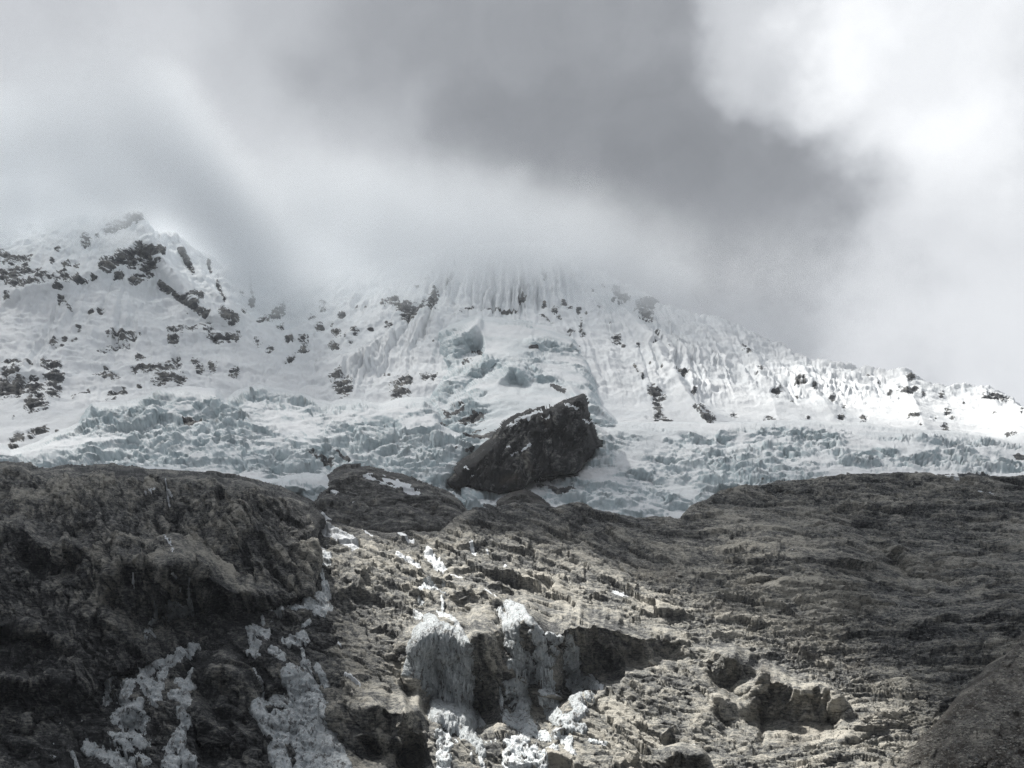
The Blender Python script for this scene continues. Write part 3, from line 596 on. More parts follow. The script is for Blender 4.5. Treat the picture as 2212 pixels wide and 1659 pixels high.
rockm = sstep(0.30, 0.62, rv)*sstep(0.0, 0.3, rk)
fr, _, _ = cells(x/16, z/12, 25, 1.3); fr2, _, _ = cells(x/7, z/6, 26, 1.3)
tr_ = z/11+1.5*fbm(x/50, y/50, z/50, 3, 46); tr_ = tr_-np.floor(tr_); tr_ = np.where(tr_ < .7, tr_/.7, (1-tr_)/.3)
d = d+np.clip(rk, 0, 1)*(fr*2+fr2*1.6-(tr_-.5)*3.0)
P_A = P0+n0*d[..., None]
nA = normals(P_A)
rv = rv+0.55*np.clip(0.62-nA[..., 2], -.5, .5)*sstep(0.05, .4, rk)
rockm = np.clip(0.5+(rv-0.36)*1.3, 0, 1)*sstep(0.0, 0.35, rk)
dirt = np.clip(0.25*fbm(x/70, y/70, z/25, 4, 27), 0, 1)
toneA = 0.50+0.5*fr2*0.5+0.2*fr
mt = link('snow_mountain', grid_mesh('snow_mountain', P_A, over < 55, {'rock': rockm, 'ice': np.clip(0.15+0.4*fbm(x/90, y/90, z/40, 3, 29), 0, 0.4)*sstep(1.0, 0.3, n0[..., 2])*0.5, 'dirt': dirt, 'tone': toneA, 'rust': 0.1+0*U}), M_SNOW)
tag(mt, kind='structure', label='snow covered mountain face with rock outcrops')

# ------------------------------------------------------------------ glaciers
def glacier(name, label, poly, ctrl, cliffs, seed, serac=1.0, rw=18, roll=45, smoothz=None, rockp=None, icebias=0.0, st=1.75, ragged=4, extra=None, cat='glacier', dirtv=0.25):
    U, V, P, s = mass(poly, st, ctrl, cliffs, ragged, rw, roll, 14, seed, extra)
    n = outward(normals(blur(P, 2)))
    x, y, z = P[..., 0], P[..., 1], P[..., 2]
    a = z*1.4+y*0.5
    wx = fbm(x/50, y/50, z/50, 3, seed+1)*22; wa = fbm(x/50, y/50, z/50, 3, seed+2)*22
    f1, e1, r1 = cells((x+wx)/30, (a+wa)/30, seed+3, 0.9)
    f2, e2, r2 = cells((x+wx)/13, (a+wa)/12, seed+4, 1.0)
    f3, e3, r3 = cells((x+wx)/6.0, (a+wa)/5.2, seed+5, 1.1)
    f4, e4, r4 = cells(x/3.0, a/2.6, seed+8, 1.0)
    sm = np.ones_like(x) if smoothz is None else 1-np.clip(capsules(U, V, smoothz), 0, 1)*0.93
    sm = sm*serac
    bl = fbm(x/90, y/90, z/70, 4, seed+6)
    area = sstep(-0.35, 0.2, fbm(x/80, y/80, z/50, 4, seed+7))*0.95+0.05
    cre = (a+wa*1.3)/30+fbm(x/90, y/90, z/90, 3, seed+11)*2.2; fr = cre-np.floor(cre); crev = np.where(fr < .7, fr/.7, (1-fr)/.3)
    d = bl*9+sm*area*(f1*9+f2*6.2+f3*3.0+f4*1.2+(crev-.5)*6*sstep(-.1, .3, fbm(x/110, y/110, z/60, 3, seed+15))-1.6*(1-sstep(0, .2, e1))-1.0*(1-sstep(0, .2, e2)))+fbm(x/12, y/12, z/12, 4, seed+9)*2.2; d = blur(d, 1)*0.3+d*0.7
    Pd = P+n*(d*np.clip(0.3+s/12, 0.1, 1))[..., None]
    nn = normals(Pd)
    steep = 1-sstep(0.30, 0.80, nn[..., 2]+0.25*fbm(x/25, y/25, z/25, 3, seed+10))
    ice = np.clip(steep*(0.35+0.65*np.clip(sm, 0, 1))+icebias*area, 0, 1)
    rk = np.zeros_like(U) if rockp is None else sstep(0.35, 0.6, capsules(U, V, rockp)*0.5+1.5*fbm(x/16, y/16, z/7, 5, seed+12, .65))*sstep(0, .3, capsules(U, V, rockp))
    dirt = np.clip(dirtv*(0.2+1.2*fbm(x/60, y/60, z/30, 4, seed+13))+0.9*dirtv*(1-sstep(0, .16, e2))*area, 0, 1)
    o = link(name, grid_mesh(name, Pd, s > -11, {'rock': rk, 'ice': ice, 'dirt': dirt, 'tone': 0.45+0.3*f3, 'rust': 0.1+0*U}), M_SNOW)
    tag(o, label, cat)
    return o
V3 = lambda L: [(*a, r, s) if False else (a[0], a[1], r, s) for a, r, s in L]
GL = [(-700, 960)]+C1([(0, 1450), (60, 1490), (130, 1480), (330, 1390), (480, 1320), (560, 1210), (700, 1210), (790, 1190), (950, 1130), (1100, 1110), (1280, 1130), (1340, 1190), (1420, 1130), (1560, 1100), (1800, 1160), (1960, 1210)])+ \
     C2([(70, 1190), (180, 1190), (300, 1220), (420, 1180), (560, 1180), (640, 1240), (660, 1320), (720, 1360), (860, 1420), (800, 1500), (780, 1570), (720, 1640), (760, 1720), (1000, 1760)])+[(1100, 1130), (900, 1170), (600, 1130), (-100, 1070), (-700, 1060)]
G_CTRL = [(-700, 1050, 1150), (0, 1050, 1120), (600, 1100, 1010), (1000, 1110, 1040), (1100, 1130, 1010), (0, 980, 1360), (200, 900, 1560), (430, 850, 1640), (600, 880, 1600), (750, 905, 1560), (950, 920, 1480), (300, 1000, 1260), (600, 1000, 1270), (900, 1000, 1260), (-700, 960, 1400), (150, 960, 1420)]
GL_CL = [C1([(940, 1190, 20, 10), (970, 1140, 50, 50), (1100, 1115, 55, 60), (1280, 1130, 55, 60), (1340, 1210, 20, 10)]), C1([(480, 1320, 10, 5), (560, 1210, 36, 36), (700, 1225, 24, 26), (800, 1190, 22, 26), (950, 1150, 14, 12)]),
         C1([(1420, 1190, 12, 8), (1600, 1210, 30, 26), (1800, 1290, 30, 26), (2000, 1330, 30, 20)]), C1([(1780, 1360, 10, 6), (1830, 1370, 36, 36), (1960, 1440, 24, 26), (2080, 1530, 10, 6)]), C1([(850, 1560, 10, 8), (1300, 1500, 14, 16), (1700, 1490, 10, 8)])]
glacier('glacier', 'wide broken icefall glacier covering the left half below the snow face, above the dark cliff', GL, G_CTRL, GL_CL, 300, 1.15,
        smoothz=[((60, 985), (160, 975), 12, .5)], rockp=[(*C1([(1100, 1290), (1190, 1285)]), 5, 1.2), (*C1([(1850, 1500), (1960, 1540)]), 13, .9), (*C1([(2000, 1470), (2080, 1530)]), 4, 1.1), (*C1([(800, 1350), (860, 1350)]), 2.5, .9), (*C2([(750, 1470), (830, 1460)]), 6, 1.1), (*C1([(450, 1640), (500, 1600)]), 3, .8)], icebias=0.34, dirtv=0.24)
GR = C2([(1500, 1290), (1600, 1330), (1700, 1330), (1850, 1320), (2050, 1315)])+C3([(100, 1110), (400, 1115), (600, 1105), (800, 1115), (1000, 1130), (1250, 1150), (1500, 1180), (1700, 1210), (1787, 1225)])+[(2900, 1000), (2900, 1090), (2212, 1060), (1900, 1060), (1600, 1080), (1480, 1150), (1250, 1150), (1000, 1110)]+ \
     C2([(790, 1700), (1100, 1690), (1300, 1620), (1450, 1600), (1530, 1520), (1590, 1440), (1560, 1380)])
GR_CTRL = [(1250, 920, 1480), (1400, 920, 1560), (1700, 922, 1600), (2000, 940, 1600), (2212, 965, 1560), (2900, 1010, 1500), (1350, 1000, 1290), (1700, 1000, 1300), (2000, 1000, 1350), (1250, 1120, 1010), (1480, 1150, 990), (1600, 1080, 1060), (1900, 1050, 1130), (2212, 1060, 1120), (2900, 1090, 1120), (1050, 1110, 1030), (1250, 1060, 1130)]
GR_CL = [C3([(220, 1190, 10, 6), (250, 1160, 26, 30), (320, 1120, 38, 50), (440, 1128, 36, 50), (520, 1112, 34, 46), (700, 1112, 36, 46), (850, 1150, 24, 24), (880, 1180, 8, 5)]), C3([(1120, 1230, 20, 16), (1350, 1200, 50, 50), (1500, 1195, 52, 55), (1700, 1235, 44, 45), (1850, 1270, 30, 30), (2900, 1400, 30, 30)]),
         C3([(850, 1180, 10, 10), (1040, 1200, 34, 32), (1150, 1240, 44, 38), (1220, 1310, 20, 14)]), C3([(0, 1200, 12, 14), (110, 1250, 24, 20), (150, 1270, 8, 4)]), C3([(150, 1280, 10, 6), (250, 1280, 28, 24), (350, 1330, 12, 6)]), C3([(400, 1370, 10, 8), (700, 1300, 26, 22), (900, 1300, 26, 20), (1100, 1350, 8, 6)])]
glacier('glacier', 'right-hand glacier with a wall of blue ice blocks, reaching the right edge', GR, GR_CTRL, GR_CL, 400, 1.0,
        smoothz=[(*C2([(1650, 1340), (2050, 1380)]), 12, .9), (*C2([(1750, 1500), (1950, 1400)]), 22, .8), (*C3([(0, 1130), (230, 1140)]), 9, 1.0), (*C3([(950, 1160), (1300, 1170)]), 8, .9), (*C3([(20, 1420), (120, 1460)]), 16, .8), (*C3([(1180, 1250), (1250, 1240)]), 12, .7), (*C3([(760, 1250), (830, 1290)]), 10, .6)],
        rockp=[(*C2([(1220, 1640), (1450, 1620)]), 7, .85), (*C2([(1590, 1420), (1610, 1440)]), 5, 1.1), (*C7([(1300, 350), (1560, 370)]), 8, 1.0), (*C7([(1800, 240), (2000, 250)]), 9, .85), (*C3([(350, 1430), (600, 1390)]), 4, .7), (*C3([(900, 1360), (1600, 1375)]), 4, .9), (*C3([(1740, 1270), (1787, 1280)]), 5, 1)], icebias=0.26, dirtv=0.26)
# hanging glacier with its blue cliffs
H = C2([(640, 760), (740, 700), (870, 672), (1000, 682), (1180, 700), (1330, 735), (1450, 810), (1530, 920), (1570, 1060), (1600, 1200), (1720, 1320), (1650, 1400), (1500, 1350), (1340, 1300), (1100, 1340), (1030, 1400), (950, 1500), (760, 1530), (700, 1400), (610, 1330), (590, 1200), (640, 1060), (700, 980), (650, 880)])
H_CTRL = C2([(870, 672, 2080), (1180, 700, 2080), (640, 760, 2060), (1450, 810, 2020), (700, 900, 1930), (1050, 880, 1880), (1400, 950, 1880), (650, 1100, 1760), (1050, 1080, 1690), (1500, 1150, 1680), (620, 1300, 1560), (1000, 1250, 1540), (1450, 1250, 1530), (1700, 1350, 1530), (760, 1500, 1400), (950, 1500, 1370), (1350, 1300, 1480)])
H_CL = [C2([(645, 880, 8, 6), (680, 840, 22, 26), (750, 795, 40, 60), (860, 725, 62, 95), (900, 700, 70, 95), (912, 760, 30, 20)]), C2([(990, 1075, 6, 6), (1040, 1010, 24, 40), (1070, 980, 34, 55), (1130, 995, 32, 50), (1200, 1050, 12, 12)]),
        C2([(1130, 940, 6, 6), (1180, 985, 16, 24), (1240, 1030, 12, 22), (1330, 1025, 14, 26), (1400, 1070, 16, 26), (1480, 1150, 20, 20), (1500, 1180, 6, 4)]), C2([(1150, 830, 8, 8), (1190, 820, 18, 24), (1300, 830, 20, 26), (1420, 850, 20, 24), (1510, 930, 12, 10)]),
        C2([(600, 1200, 20, 10), (630, 1110, 50, 50), (700, 1020, 46, 50), (800, 980, 40, 44), (960, 935, 24, 26), (1010, 920, 8, 6)]), C2([(1100, 730, 6, 6), (1130, 725, 12, 22), (1150, 730, 6, 6)]), C2([(970, 1145, 3, 3), (1000, 1160, 8, 12), (1020, 1190, 3, 2)]),
        C2([(1500, 1160, 20, 12), (1530, 1180, 44, 44), (1620, 1250, 30, 30), (1710, 1320, 10, 8)])]
glacier('hanging_glacier', 'domed hanging glacier with blue ice cliffs, directly above the dark rock tower', H, H_CTRL, [H_CL[0]]+[[(a, b, h*1.15, j*1.7) for a, b, h, j in c] for c in H_CL[1:]], 500, 0.9, rw=26, roll=70,
        smoothz=[(*C2([(930, 760), (1100, 850)]), 32, 1.0), (*C2([(1000, 1150), (1400, 1170)]), 34, 1.05), (*C2([(1250, 760), (1400, 800)]), 12, .8), (*C2([(950, 1350), (1100, 1260)]), 32, 1), (*C2([(650, 740), (820, 700)]), 10, .8), (*C2([(1300, 960), (1500, 1060)]), 14, .7)],
        rockp=[(*C2([(700, 1250), (780, 1220)]), 12, 1.0), (*C2([(790, 1290), (900, 1250)]), 13, 1.0), (*C2([(830, 1390), (960, 1380)]), 12, 1.1), (*C2([(850, 885), (890, 885)]), 5, 1.1), (*C2([(1190, 865), (1230, 865)]), 5, 1.1), (*C2([(1315, 1080), (1390, 1115)]), 4.5, 1.4), (*C2([(1510, 1250), (1580, 1300)]), 6, .9), (*C2([(690, 1310), (640, 1330)]), 4, .8), (*C2([(840, 930), (790, 940)]), 4, .7), (*C2([(760, 1480), (840, 1460)]), 7, 1.1)],
        icebias=0.42, dirtv=0.15, extra=lambda U, V: spur(U, V, C2([(910, 690), (920, 880), (1050, 900), (1150, 960)]), 14, 14))
# low snout of the left glacier that curls down beside the knoll
GT = C7([(-500, 150), (0, 200), (250, 230), (440, 190), (540, 195), (600, 240), (640, 280), (720, 310), (800, 345), (830, 370), (740, 400), (640, 400), (540, 440), (450, 470), (0, 480), (-500, 400)])
glacier('glacier_snout', 'pale blue glacier snout between the left cliff and the rounded rock knoll', GT, [(300, 1030, 1000), (494, 1035, 990), (690, 1035, 960), (790, 1090, 880), (600, 1100, 900), (700, 1125, 870), (300, 1130, 930), (494, 1130, 920)],
        [C7([(200, 225, 14, 14), (350, 240, 36, 34), (540, 240, 50, 44), (700, 310, 24, 20), (820, 350, 8, 5)])], 600, 0.6, rw=14, roll=26, icebias=0.35, dirtv=0.25, cat='glacier snout')

# ------------------------------------------------------------------ free-standing rock masses between the glaciers
def rock_mass(name, label, cat, poly, ctrl, cliffs, seed, amp=1.0, scl=1.0, dip=0.0, flat=1.6, rw=20, roll=40, st=1.6, tone=0.0, rust=0.1, snowp=None, ragged=4, extra=None, strata=1.0, mat=None, rustp=None, tk=1.0):
    U, V, P, s = mass(poly, st, ctrl, cliffs, ragged, rw, roll, 12, seed, extra)
    n = outward(normals(blur(P, 2)))
    d, t, lo = rock_relief(P, n, U, V, amp, scl, dip, flat, seed, strata)
    t = 0.42+(t-0.42)*tk
    x, y, z = P[..., 0], P[..., 1], P[..., 2]
    d = lo*0.5+(d-lo*0.5)*np.clip(0.3+s/14, 0.1, 1)
    Pd = P+n*d[..., None]; nn = normals(Pd)
    sb = np.zeros_like(U)
    if snowp: sb = sstep(.45, .62, capsules(U, V, snowp)*0.6+1.3*fbm(x/9, y/9, z/4, 5, seed+50, .7)+0.2*(nn[..., 2]-0.3))*sstep(0, .25, capsules(U, V, snowp))
    ru = np.clip(rust+0.4*fbm(x/30, y/30, z/30, 4, seed+51), 0, 1)
    if rustp: ru = np.clip(ru+capsules(U, V, rustp), 0, 1)
    if name == 'moraine': globals()['moraine_grid'] = (U, V, Pd)
    o = link(name, grid_mesh(name, Pd, s > -10, {'tone': t+tone, 'rust': ru, 'snow': sb}), mat or M_SLOPE2)
    tag(o, label, cat)
    return o
K = [(690, 1090), (700, 1060), (712, 1030), (745, 1010), (800, 1012), (870, 1030), (940, 1062), (985, 1092), (1000, 1115), (1001, 1135), (985, 1150), (940, 1152), (860, 1160), (760, 1150), (700, 1130)]
rock_mass('rock_knoll', 'rounded grey rock knoll beside the glacier snout, just above the sunlit slope', 'rock knoll', K, [(690, 1090, 870), (745, 1010, 1010), (870, 1030, 1000), (1000, 1115, 900), (940, 1140, 850), (760, 1140, 850), (860, 1150, 835), (850, 1090, 900)],
          [C7([(850, 340, 10, 6), (1000, 300, 20, 14), (1200, 330, 30, 20), (1340, 430, 14, 8)])], 700, 0.7, 1.2, 0.5, 1.8, rw=22, roll=30, tone=0.0, snowp=[(*C7([(800, 190), (1100, 270)]), 7, .8), (*C7([(900, 190), (1050, 230)]), 5, .9)], strata=.8)
B = C2([(700, 1655), (740, 1590), (800, 1540), (860, 1500), (930, 1450), (985, 1405), (1010, 1350), (1040, 1305), (1110, 1265), (1230, 1243), (1330, 1232), (1390, 1205), (1400, 1190), (1470, 1165), (1500, 1152), (1508, 1200), (1506, 1285), (1530, 1330), (1560, 1385), (1592, 1438), (1560, 1490), (1500, 1535), (1440, 1588), (1360, 1600), (1250, 1612), (1180, 1650), (1100, 1690), (1010, 1720), (860, 1715), (760, 1700)])
rock_mass('rock_buttress', 'massive near-black rock tower standing out of the snow between the two glaciers', 'rock tower', B, [(*C2([(700, 1655)])[0], 1120), (*C2([(1000, 1700)])[0], 1110), (*C2([(1400, 1590)])[0], 1150), (*C2([(1590, 1440)])[0], 1220), (*C2([(1000, 1400)])[0], 1200), (*C2([(1200, 1250)])[0], 1220), (*C2([(1500, 1160)])[0], 1250), (*C2([(1200, 1500)])[0], 1135)],
          [C2([(1000, 1480, 10, 6), (1100, 1450, 20, 10), (1180, 1480, 10, 6)])], 800, 1.15, 1.1, 1.25, 2.2, rw=18, roll=50, tone=-0.33, rust=0.0, tk=2.6, ragged=5, strata=.5, extra=lambda U, V: spur(U, V, C2([(1330, 1260), (1350, 1580)]), 14, 8)+spur(U, V, C2([(1190, 1300), (1130, 1600)]), 9, -8),
          snowp=[(*C2([(1050, 1310), (1250, 1245)]), 6, .9), (*C2([(1080, 1340), (1120, 1290)]), 8, .7), (*C2([(1400, 1200), (1460, 1230)]), 4, .9), (*C2([(1260, 1295), (1300, 1292)]), 3, 1), (*C2([(1140, 1475), (1190, 1440)]), 3, 1.2), (*C2([(1080, 1500), (1120, 1488)]), 3.2, 1.2), (*C2([(1040, 1455), (1070, 1462)]), 2.5, 1.1), (*C2([(800, 1560), (850, 1600)]), 3, .8), (*C2([(1490, 1290), (1550, 1310)]), 3, .9)],
          rustp=[(*C2([(1160, 1500), (1190, 1590)]), 8, .5), (*C2([(1260, 1290), (1290, 1340)]), 8, .35), (*C2([(1020, 1650), (1100, 1640)]), 8, .5)])
K2 = C7([(1580, 340), (1640, 300), (1720, 280), (1790, 310), (1850, 350), (1830, 400), (1700, 430), (1600, 400)])
rock_mass('rock_knoll', 'small dark rock hump poking from the snow right under the rock tower', 'rock knoll', K2, [(1085, 1090, 1010), (1165, 1066, 1030), (1180, 1110, 985), (1100, 1110, 985), (1130, 1060, 1040)], [], 860, 0.5, 1.2, 0.2, 1.8, rw=10, roll=22, tone=-0.12, rust=0.35, strata=.8)
# brown moraine ridge in the right corner
MR = [(1900, 1700), (1932, 1659), (1985, 1600), (2040, 1545), (2100, 1480), (2150, 1432), (2212, 1375), (2400, 1240), (2900, 1000), (2900, 1960), (1700, 1960)]
MCT = [(1932, 1659, 395), (2212, 1375, 520), (2212, 1659, 330), (2100, 1560, 390), (2900, 1000, 800), (2900, 1600, 330), (1700, 1960, 290), (2400, 1900, 250), (2400, 1400, 430)]
def m_extra(U, V): return spur(U, V, [(2212, 1500), (2100, 1659)], 30, 6)
moraine = rock_mass('moraine', 'brown stony moraine bank cutting across the bottom right corner', 'moraine', MR, MCT, [], 900, 0.5, 0.7, 0.8, 1.4, rw=14, roll=18, tone=0.02, rust=0.75, tk=2.2, ragged=6, strata=.2, extra=m_extra, mat=M_SCREE)

from mathutils import Vector
def sample_slope(u, v, G=None):
    """point of the slope mesh seen at a place of the outline sheets"""
    UU, VV, PP = G or (UN, VN, P_N)
    j = int(np.argmin(np.abs(UU[0]-u))); i = int(np.argmin(np.abs(VV[:, 0]-v)))
    return PP[i, j]
# ------------------------------------------------------------------ frozen waterfalls on the rock
icicle_cache = []
def icicle_mesh(seed):
    r = np.random.default_rng(seed); n = 7; L = 1.0; co = []; rings = 6
    for k in range(rings):
        t = k/(rings-1); rad = 0.11*(1-t)**0.8*(1+0.25*math.sin(9*t+seed))+0.004
        for a in range(n):
            q = 2*math.pi*a/n; co.append((rad*math.cos(q)*(1+r.uniform(-.15, .15)), rad*math.sin(q), -t*L))
    f = [[k*n+a, k*n+(a+1) % n, (k+1)*n+(a+1) % n, (k+1)*n+a] for k in range(rings-1) for a in range(n)]
    return raw_mesh('icicle', np.array(co), np.array(f), {'ice': np.full(len(co), 0.75)})
def waterfall(label, strokes, thick=2.2, drip=0.5, seed=0, icicles=(), G=None, holes=0.55, base=None, group=None):
    UU, VV, PH, NN = G or (UN, VN, P_N, N0)
    BL = blur(PH, 2) if base is None else base
    pts = [p for st in strokes for p in st[:2]]; R = max(st[2] for st in strokes)
    u0 = min(p[0] for p in pts)-R*2-8; u1 = max(p[0] for p in pts)+R*2+8; v0 = min(p[1] for p in pts)-R*2-8; v1 = max(p[1] for p in pts)+R*2+8
    j0, j1 = np.searchsorted(UU[0], [u0, u1]); i0, i1 = np.searchsorted(VV[:, 0], [v0, v1])
    sl_ = (slice(i0, i1), slice(j0, j1)); U = UU[sl_]; V = VV[sl_]; P = PH[sl_]; B_ = BL[sl_]; n = NN[sl_]
    m = capsules(U, V, strokes)
    x, y, z = P[..., 0], P[..., 1], P[..., 2]
    nz_ = fbm(U/17, V/20, 0*U, 6, seed+1, 0.72)
    f = m*0.9+nz_*1.7*holes+0.9*holes*fbm(U/6, V/7, 0*U, 4, seed+9, .7)-0.24
    blob1, e1, _ = cells(x/1.5+nz_*2, (z*1.1+y*.4)/1.9, seed+2, 0.5); lump = np.clip(e1, 0, .6)
    blob2, e2, _ = cells(x/5.2, (z*1.1+y*.4)/4.4+nz_, seed+7, 0.4)
    dr = 0.6*fbm(x/0.9, y/6, z/9, 3, seed+3)+1.3*fbm(x/2.4, y/12, z/16, 3, seed+4)
    nn = normals(B_); steep = np.clip(1-np.abs(nn[..., 2])*1.25, 0, 1)
    edge = sstep(0.0, 0.5, f)
    th = thick*(0.28+0.4*drip)*edge*(0.55+0.55*np.clip(m, 0, 1.3))+edge*(lump*0.25+fbm(x/5, y/9, z/3, 5, seed+5, .7)*1.5+0.9*fbm(x/2.4, y/5, z/2, 4, seed+8, .65, ridged=True))*(1-0.6*drip)+dr*1.9*drip*edge-0.5*(1-edge)
    Q = (P*(0.95-0.8*drip)+B_*(0.05+0.8*drip))+outward(nn, 0.6)*th[..., None]
    ice = np.clip(0.12+drip*(0.55+0.6*steep)+0.3*fbm(x/7, y/7, z/7, 3, seed+6)-0.3*np.clip(lump, 0, .5), 0, 1)
    me = grid_mesh('frozen_waterfall', Q, f > 0.02, {'ice': ice})
    o = link('frozen_waterfall', me, M_ICE); tag(o, label, 'frozen waterfall', group)
    r = np.random.default_rng(seed+99)
    for (a, b, cnt, l0, l1) in icicles:
        for k in range(cnt):
            t = (k+r.uniform(0.1, .9))/cnt; u = a[0]+(b[0]-a[0])*t; v = a[1]+(b[1]-a[1])*t+r.uniform(-2, 2)
            j = int(np.clip(np.searchsorted(U[0], u), 0, U.shape[1]-1)); i = int(np.clip(np.searchsorted(V[:, 0], v), 0, U.shape[0]-1))
            if not icicle_cache: icicle_cache.extend(icicle_mesh(q) for q in range(4))
            c = link('icicle', icicle_cache[k % 4], None, o)
            if not icicle_cache[k % 4].materials: icicle_cache[k % 4].materials.append(M_ICE)
            p = Q[i, j].copy(); p[1] = Q[max(i-6, 0):i+7, max(j-2, 0):j+3, 1].min()-0.5-r.uniform(0, .6); L = r.uniform(l0, l1); w = r.uniform(.6, 1.3)*5.0
            c.location = [float(q) for q in p]; c.scale = (w, w, L)
    return o
BN = blur(P_N, 4)
def W(Tf, *L): return [((*Tf([l[0:2]])[0][:2],), (*Tf([l[2:4]])[0][:2],), l[4]*Tk(Tf), l[5] if len(l) > 5 else 1.0) for l in L]
waterfall('huge column of grey ice hanging over the cliff edge, thickest of the frozen falls', W(C8, (370, 560, 400, 640, 45, 1.1), (330, 680, 430, 700, 80, 1.25), (300, 800, 560, 760, 90, 1.3), (310, 920, 570, 900, 95, 1.35), (350, 1040, 600, 1020, 80, 1.3), (430, 1160, 600, 1130, 70, 1.2), (420, 1270, 620, 1250, 60, 1.1),
          (500, 1320, 680, 1340, 40, 1.0), (640, 1370, 720, 1470, 42, 1.0), (480, 680, 600, 690, 35, 1.1), (700, 1250, 740, 1330, 30, .8), (700, 1450, 760, 1560, 28, .8)), 3.6, 0.9, 1000,
          icicles=[(*C8([(600, 1000), (690, 1060)]), 8, 3, 8), (*C8([(560, 1130), (640, 1150)]), 6, 3, 7), (*C8([(480, 800), (560, 800)]), 6, 2, 5)], base=BN, holes=.45)
waterfall('white ice curtain with fringed icicles, right of the dark rock recess', W(C8, (960, 440, 1040, 480, 42, 1.1), (1000, 520, 1000, 700, 44, .95), (940, 600, 960, 700, 30, 1.0), (1080, 520, 1160, 600, 34, 1.1), (980, 740, 1060, 860, 50, 1.1), (985, 900, 1090, 900, 48, 1.15), (1160, 640, 1200, 760, 44, 1.1), (1180, 820, 1250, 860, 48, 1.1),
          (1190, 900, 1240, 1000, 44, 1.0), (1240, 1050, 1270, 1180, 34, .95), (890, 480, 920, 560, 22, .9), (1130, 560, 1200, 620, 30, .8), (1260, 640, 1330, 700, 36, .85), (1280, 760, 1330, 800, 24, .7)), 2.6, 0.7, 1100,
          icicles=[(*C8([(965, 930), (1100, 930)]), 14, 2.5, 6.5), (*C8([(1150, 900), (1290, 930)]), 13, 4, 10), (*C8([(1215, 1130), (1250, 1150)]), 4, 3, 6)], base=BN, holes=.75)
waterfall('lumpy grey ice coating the foot of the cliff under the fringed curtain', W(C8, (960, 1040, 1130, 1000, 40, 1.0), (1000, 1080, 1060, 1200, 55, 1.0), (880, 1060, 900, 1200, 14, .9), (930, 1240, 1000, 1300, 40, .9), (1020, 1260, 1120, 1380, 50, .95), (1260, 1120, 1320, 1260, 42, .95), (1280, 1290, 1400, 1340, 40, 1.0), (1300, 1020, 1300, 1130, 20, .8), (1040, 1000, 1160, 980, 26, 1.0)), 2.0, 0.5, 1200, base=BN, holes=.9)
waterfall('narrow grey ice pillar right of the fringed curtain, bright white at its foot', W(C8, (1410, 690, 1440, 780, 24, .9), (1440, 800, 1440, 900, 44, 1.1), (1460, 960, 1460, 1080, 40, 1.1), (1460, 1130, 1480, 1240, 44, 1.1), (1510, 1000, 1600, 1020, 30, .9), (1550, 1100, 1560, 1170, 32, 1.0), (1500, 1260, 1420, 1340, 42, 1.1), (1400, 1380, 1500, 1400, 34, 1.05)), 2.3, 0.7, 1300, base=BN, holes=.5)
waterfall('bright white ice spread over rocks at the bottom edge, below the fringed curtain', W(C8, (960, 1450, 1080, 1440, 40, 1.0), (1000, 1520, 1140, 1560, 50, .95), (1180, 1420, 1260, 1440, 28, .9), (960, 1620, 1080, 1640, 50, 1.0), (1130, 1590, 1200, 1640, 44, .95), (1330, 1430, 1400, 1480, 34, 1.0), (1400, 1520, 1440, 1620, 34, .95), (1560, 1490, 1680, 1530, 18, .9), (1220, 1560, 1300, 1600, 34, .7), (930, 1540, 940, 1640, 24, .8), (1100, 1500, 1160, 1520, 26, .8)), 1.5, 0.15, 1400, base=BN, holes=.9)
waterfall('straight bright ice tongue below the huge ice column', W(C8, (430, 1400, 500, 1400, 32, 1.1), (450, 1470, 510, 1500, 34, 1.15), (450, 1560, 490, 1590, 36, 1.1), (450, 1640, 480, 1660, 44, 1.1), (560, 1410, 580, 1440, 10, .6), (740, 1580, 770, 1650, 16, .9), (670, 1560, 680, 1600, 10, .8)), 1.5, 0.15, 1500, base=BN, holes=.5)
waterfall('small frozen spill around the knobbly rock above the huge ice column', W(C8, (350, 280, 380, 310, 32, 1.1), (300, 350, 330, 330, 22, 1.0), (285, 400, 310, 420, 14, 1.0), (400, 290, 480, 370, 8, .95), (455, 400, 460, 480, 11, 1.0), (460, 275, 470, 280, 14, .9), (250, 495, 290, 520, 20, .95), (480, 520, 590, 600, 14, .8), (430, 500, 540, 560, 22, .6)), 1.1, 0.2, 1600, base=BN, holes=.6)
waterfall('wide rippled grey-white ice cascade filling the gully right of the lower left rocks', W(C5, (420, 840, 440, 940, 26, 1.0), (340, 900, 360, 1000, 46, 1.0), (420, 980, 480, 1080, 55, 1.15), (260, 1060, 360, 1090, 46, 1.15), (380, 1150, 480, 1150, 68, 1.3), (160, 1100, 220, 1200, 34, 1.1), (240, 1180, 320, 1240, 46, 1.2), (400, 1250, 520, 1250, 62, 1.3),
          (260, 1310, 300, 1420, 46, 1.2), (440, 1350, 560, 1350, 66, 1.3), (420, 1450, 600, 1440, 66, 1.3), (480, 860, 530, 960, 20, .8), (300, 1480, 420, 1480, 46, 1.1)), 2.0, 0.35, 1700, base=BN, holes=.5)
waterfall('frozen stream running along the foot of the dark left cliff', W(C5, (505, 350, 515, 390, 11, 1.1), (525, 420, 540, 470, 16, 1.2), (500, 480, 530, 520, 28, 1.3), (420, 520, 520, 545, 20, 1.25), (330, 550, 420, 545, 13, 1.0), (230, 580, 300, 570, 10, .9), (470, 565, 520, 570, 14, 1.0), (400, 620, 440, 600, 9, 1.0), (465, 200, 520, 250, 16, .8), (500, 260, 540, 280, 22, .85), (510, 300, 545, 310, 16, .8)), 1.3, 0.15, 1800, base=BN, holes=.5)
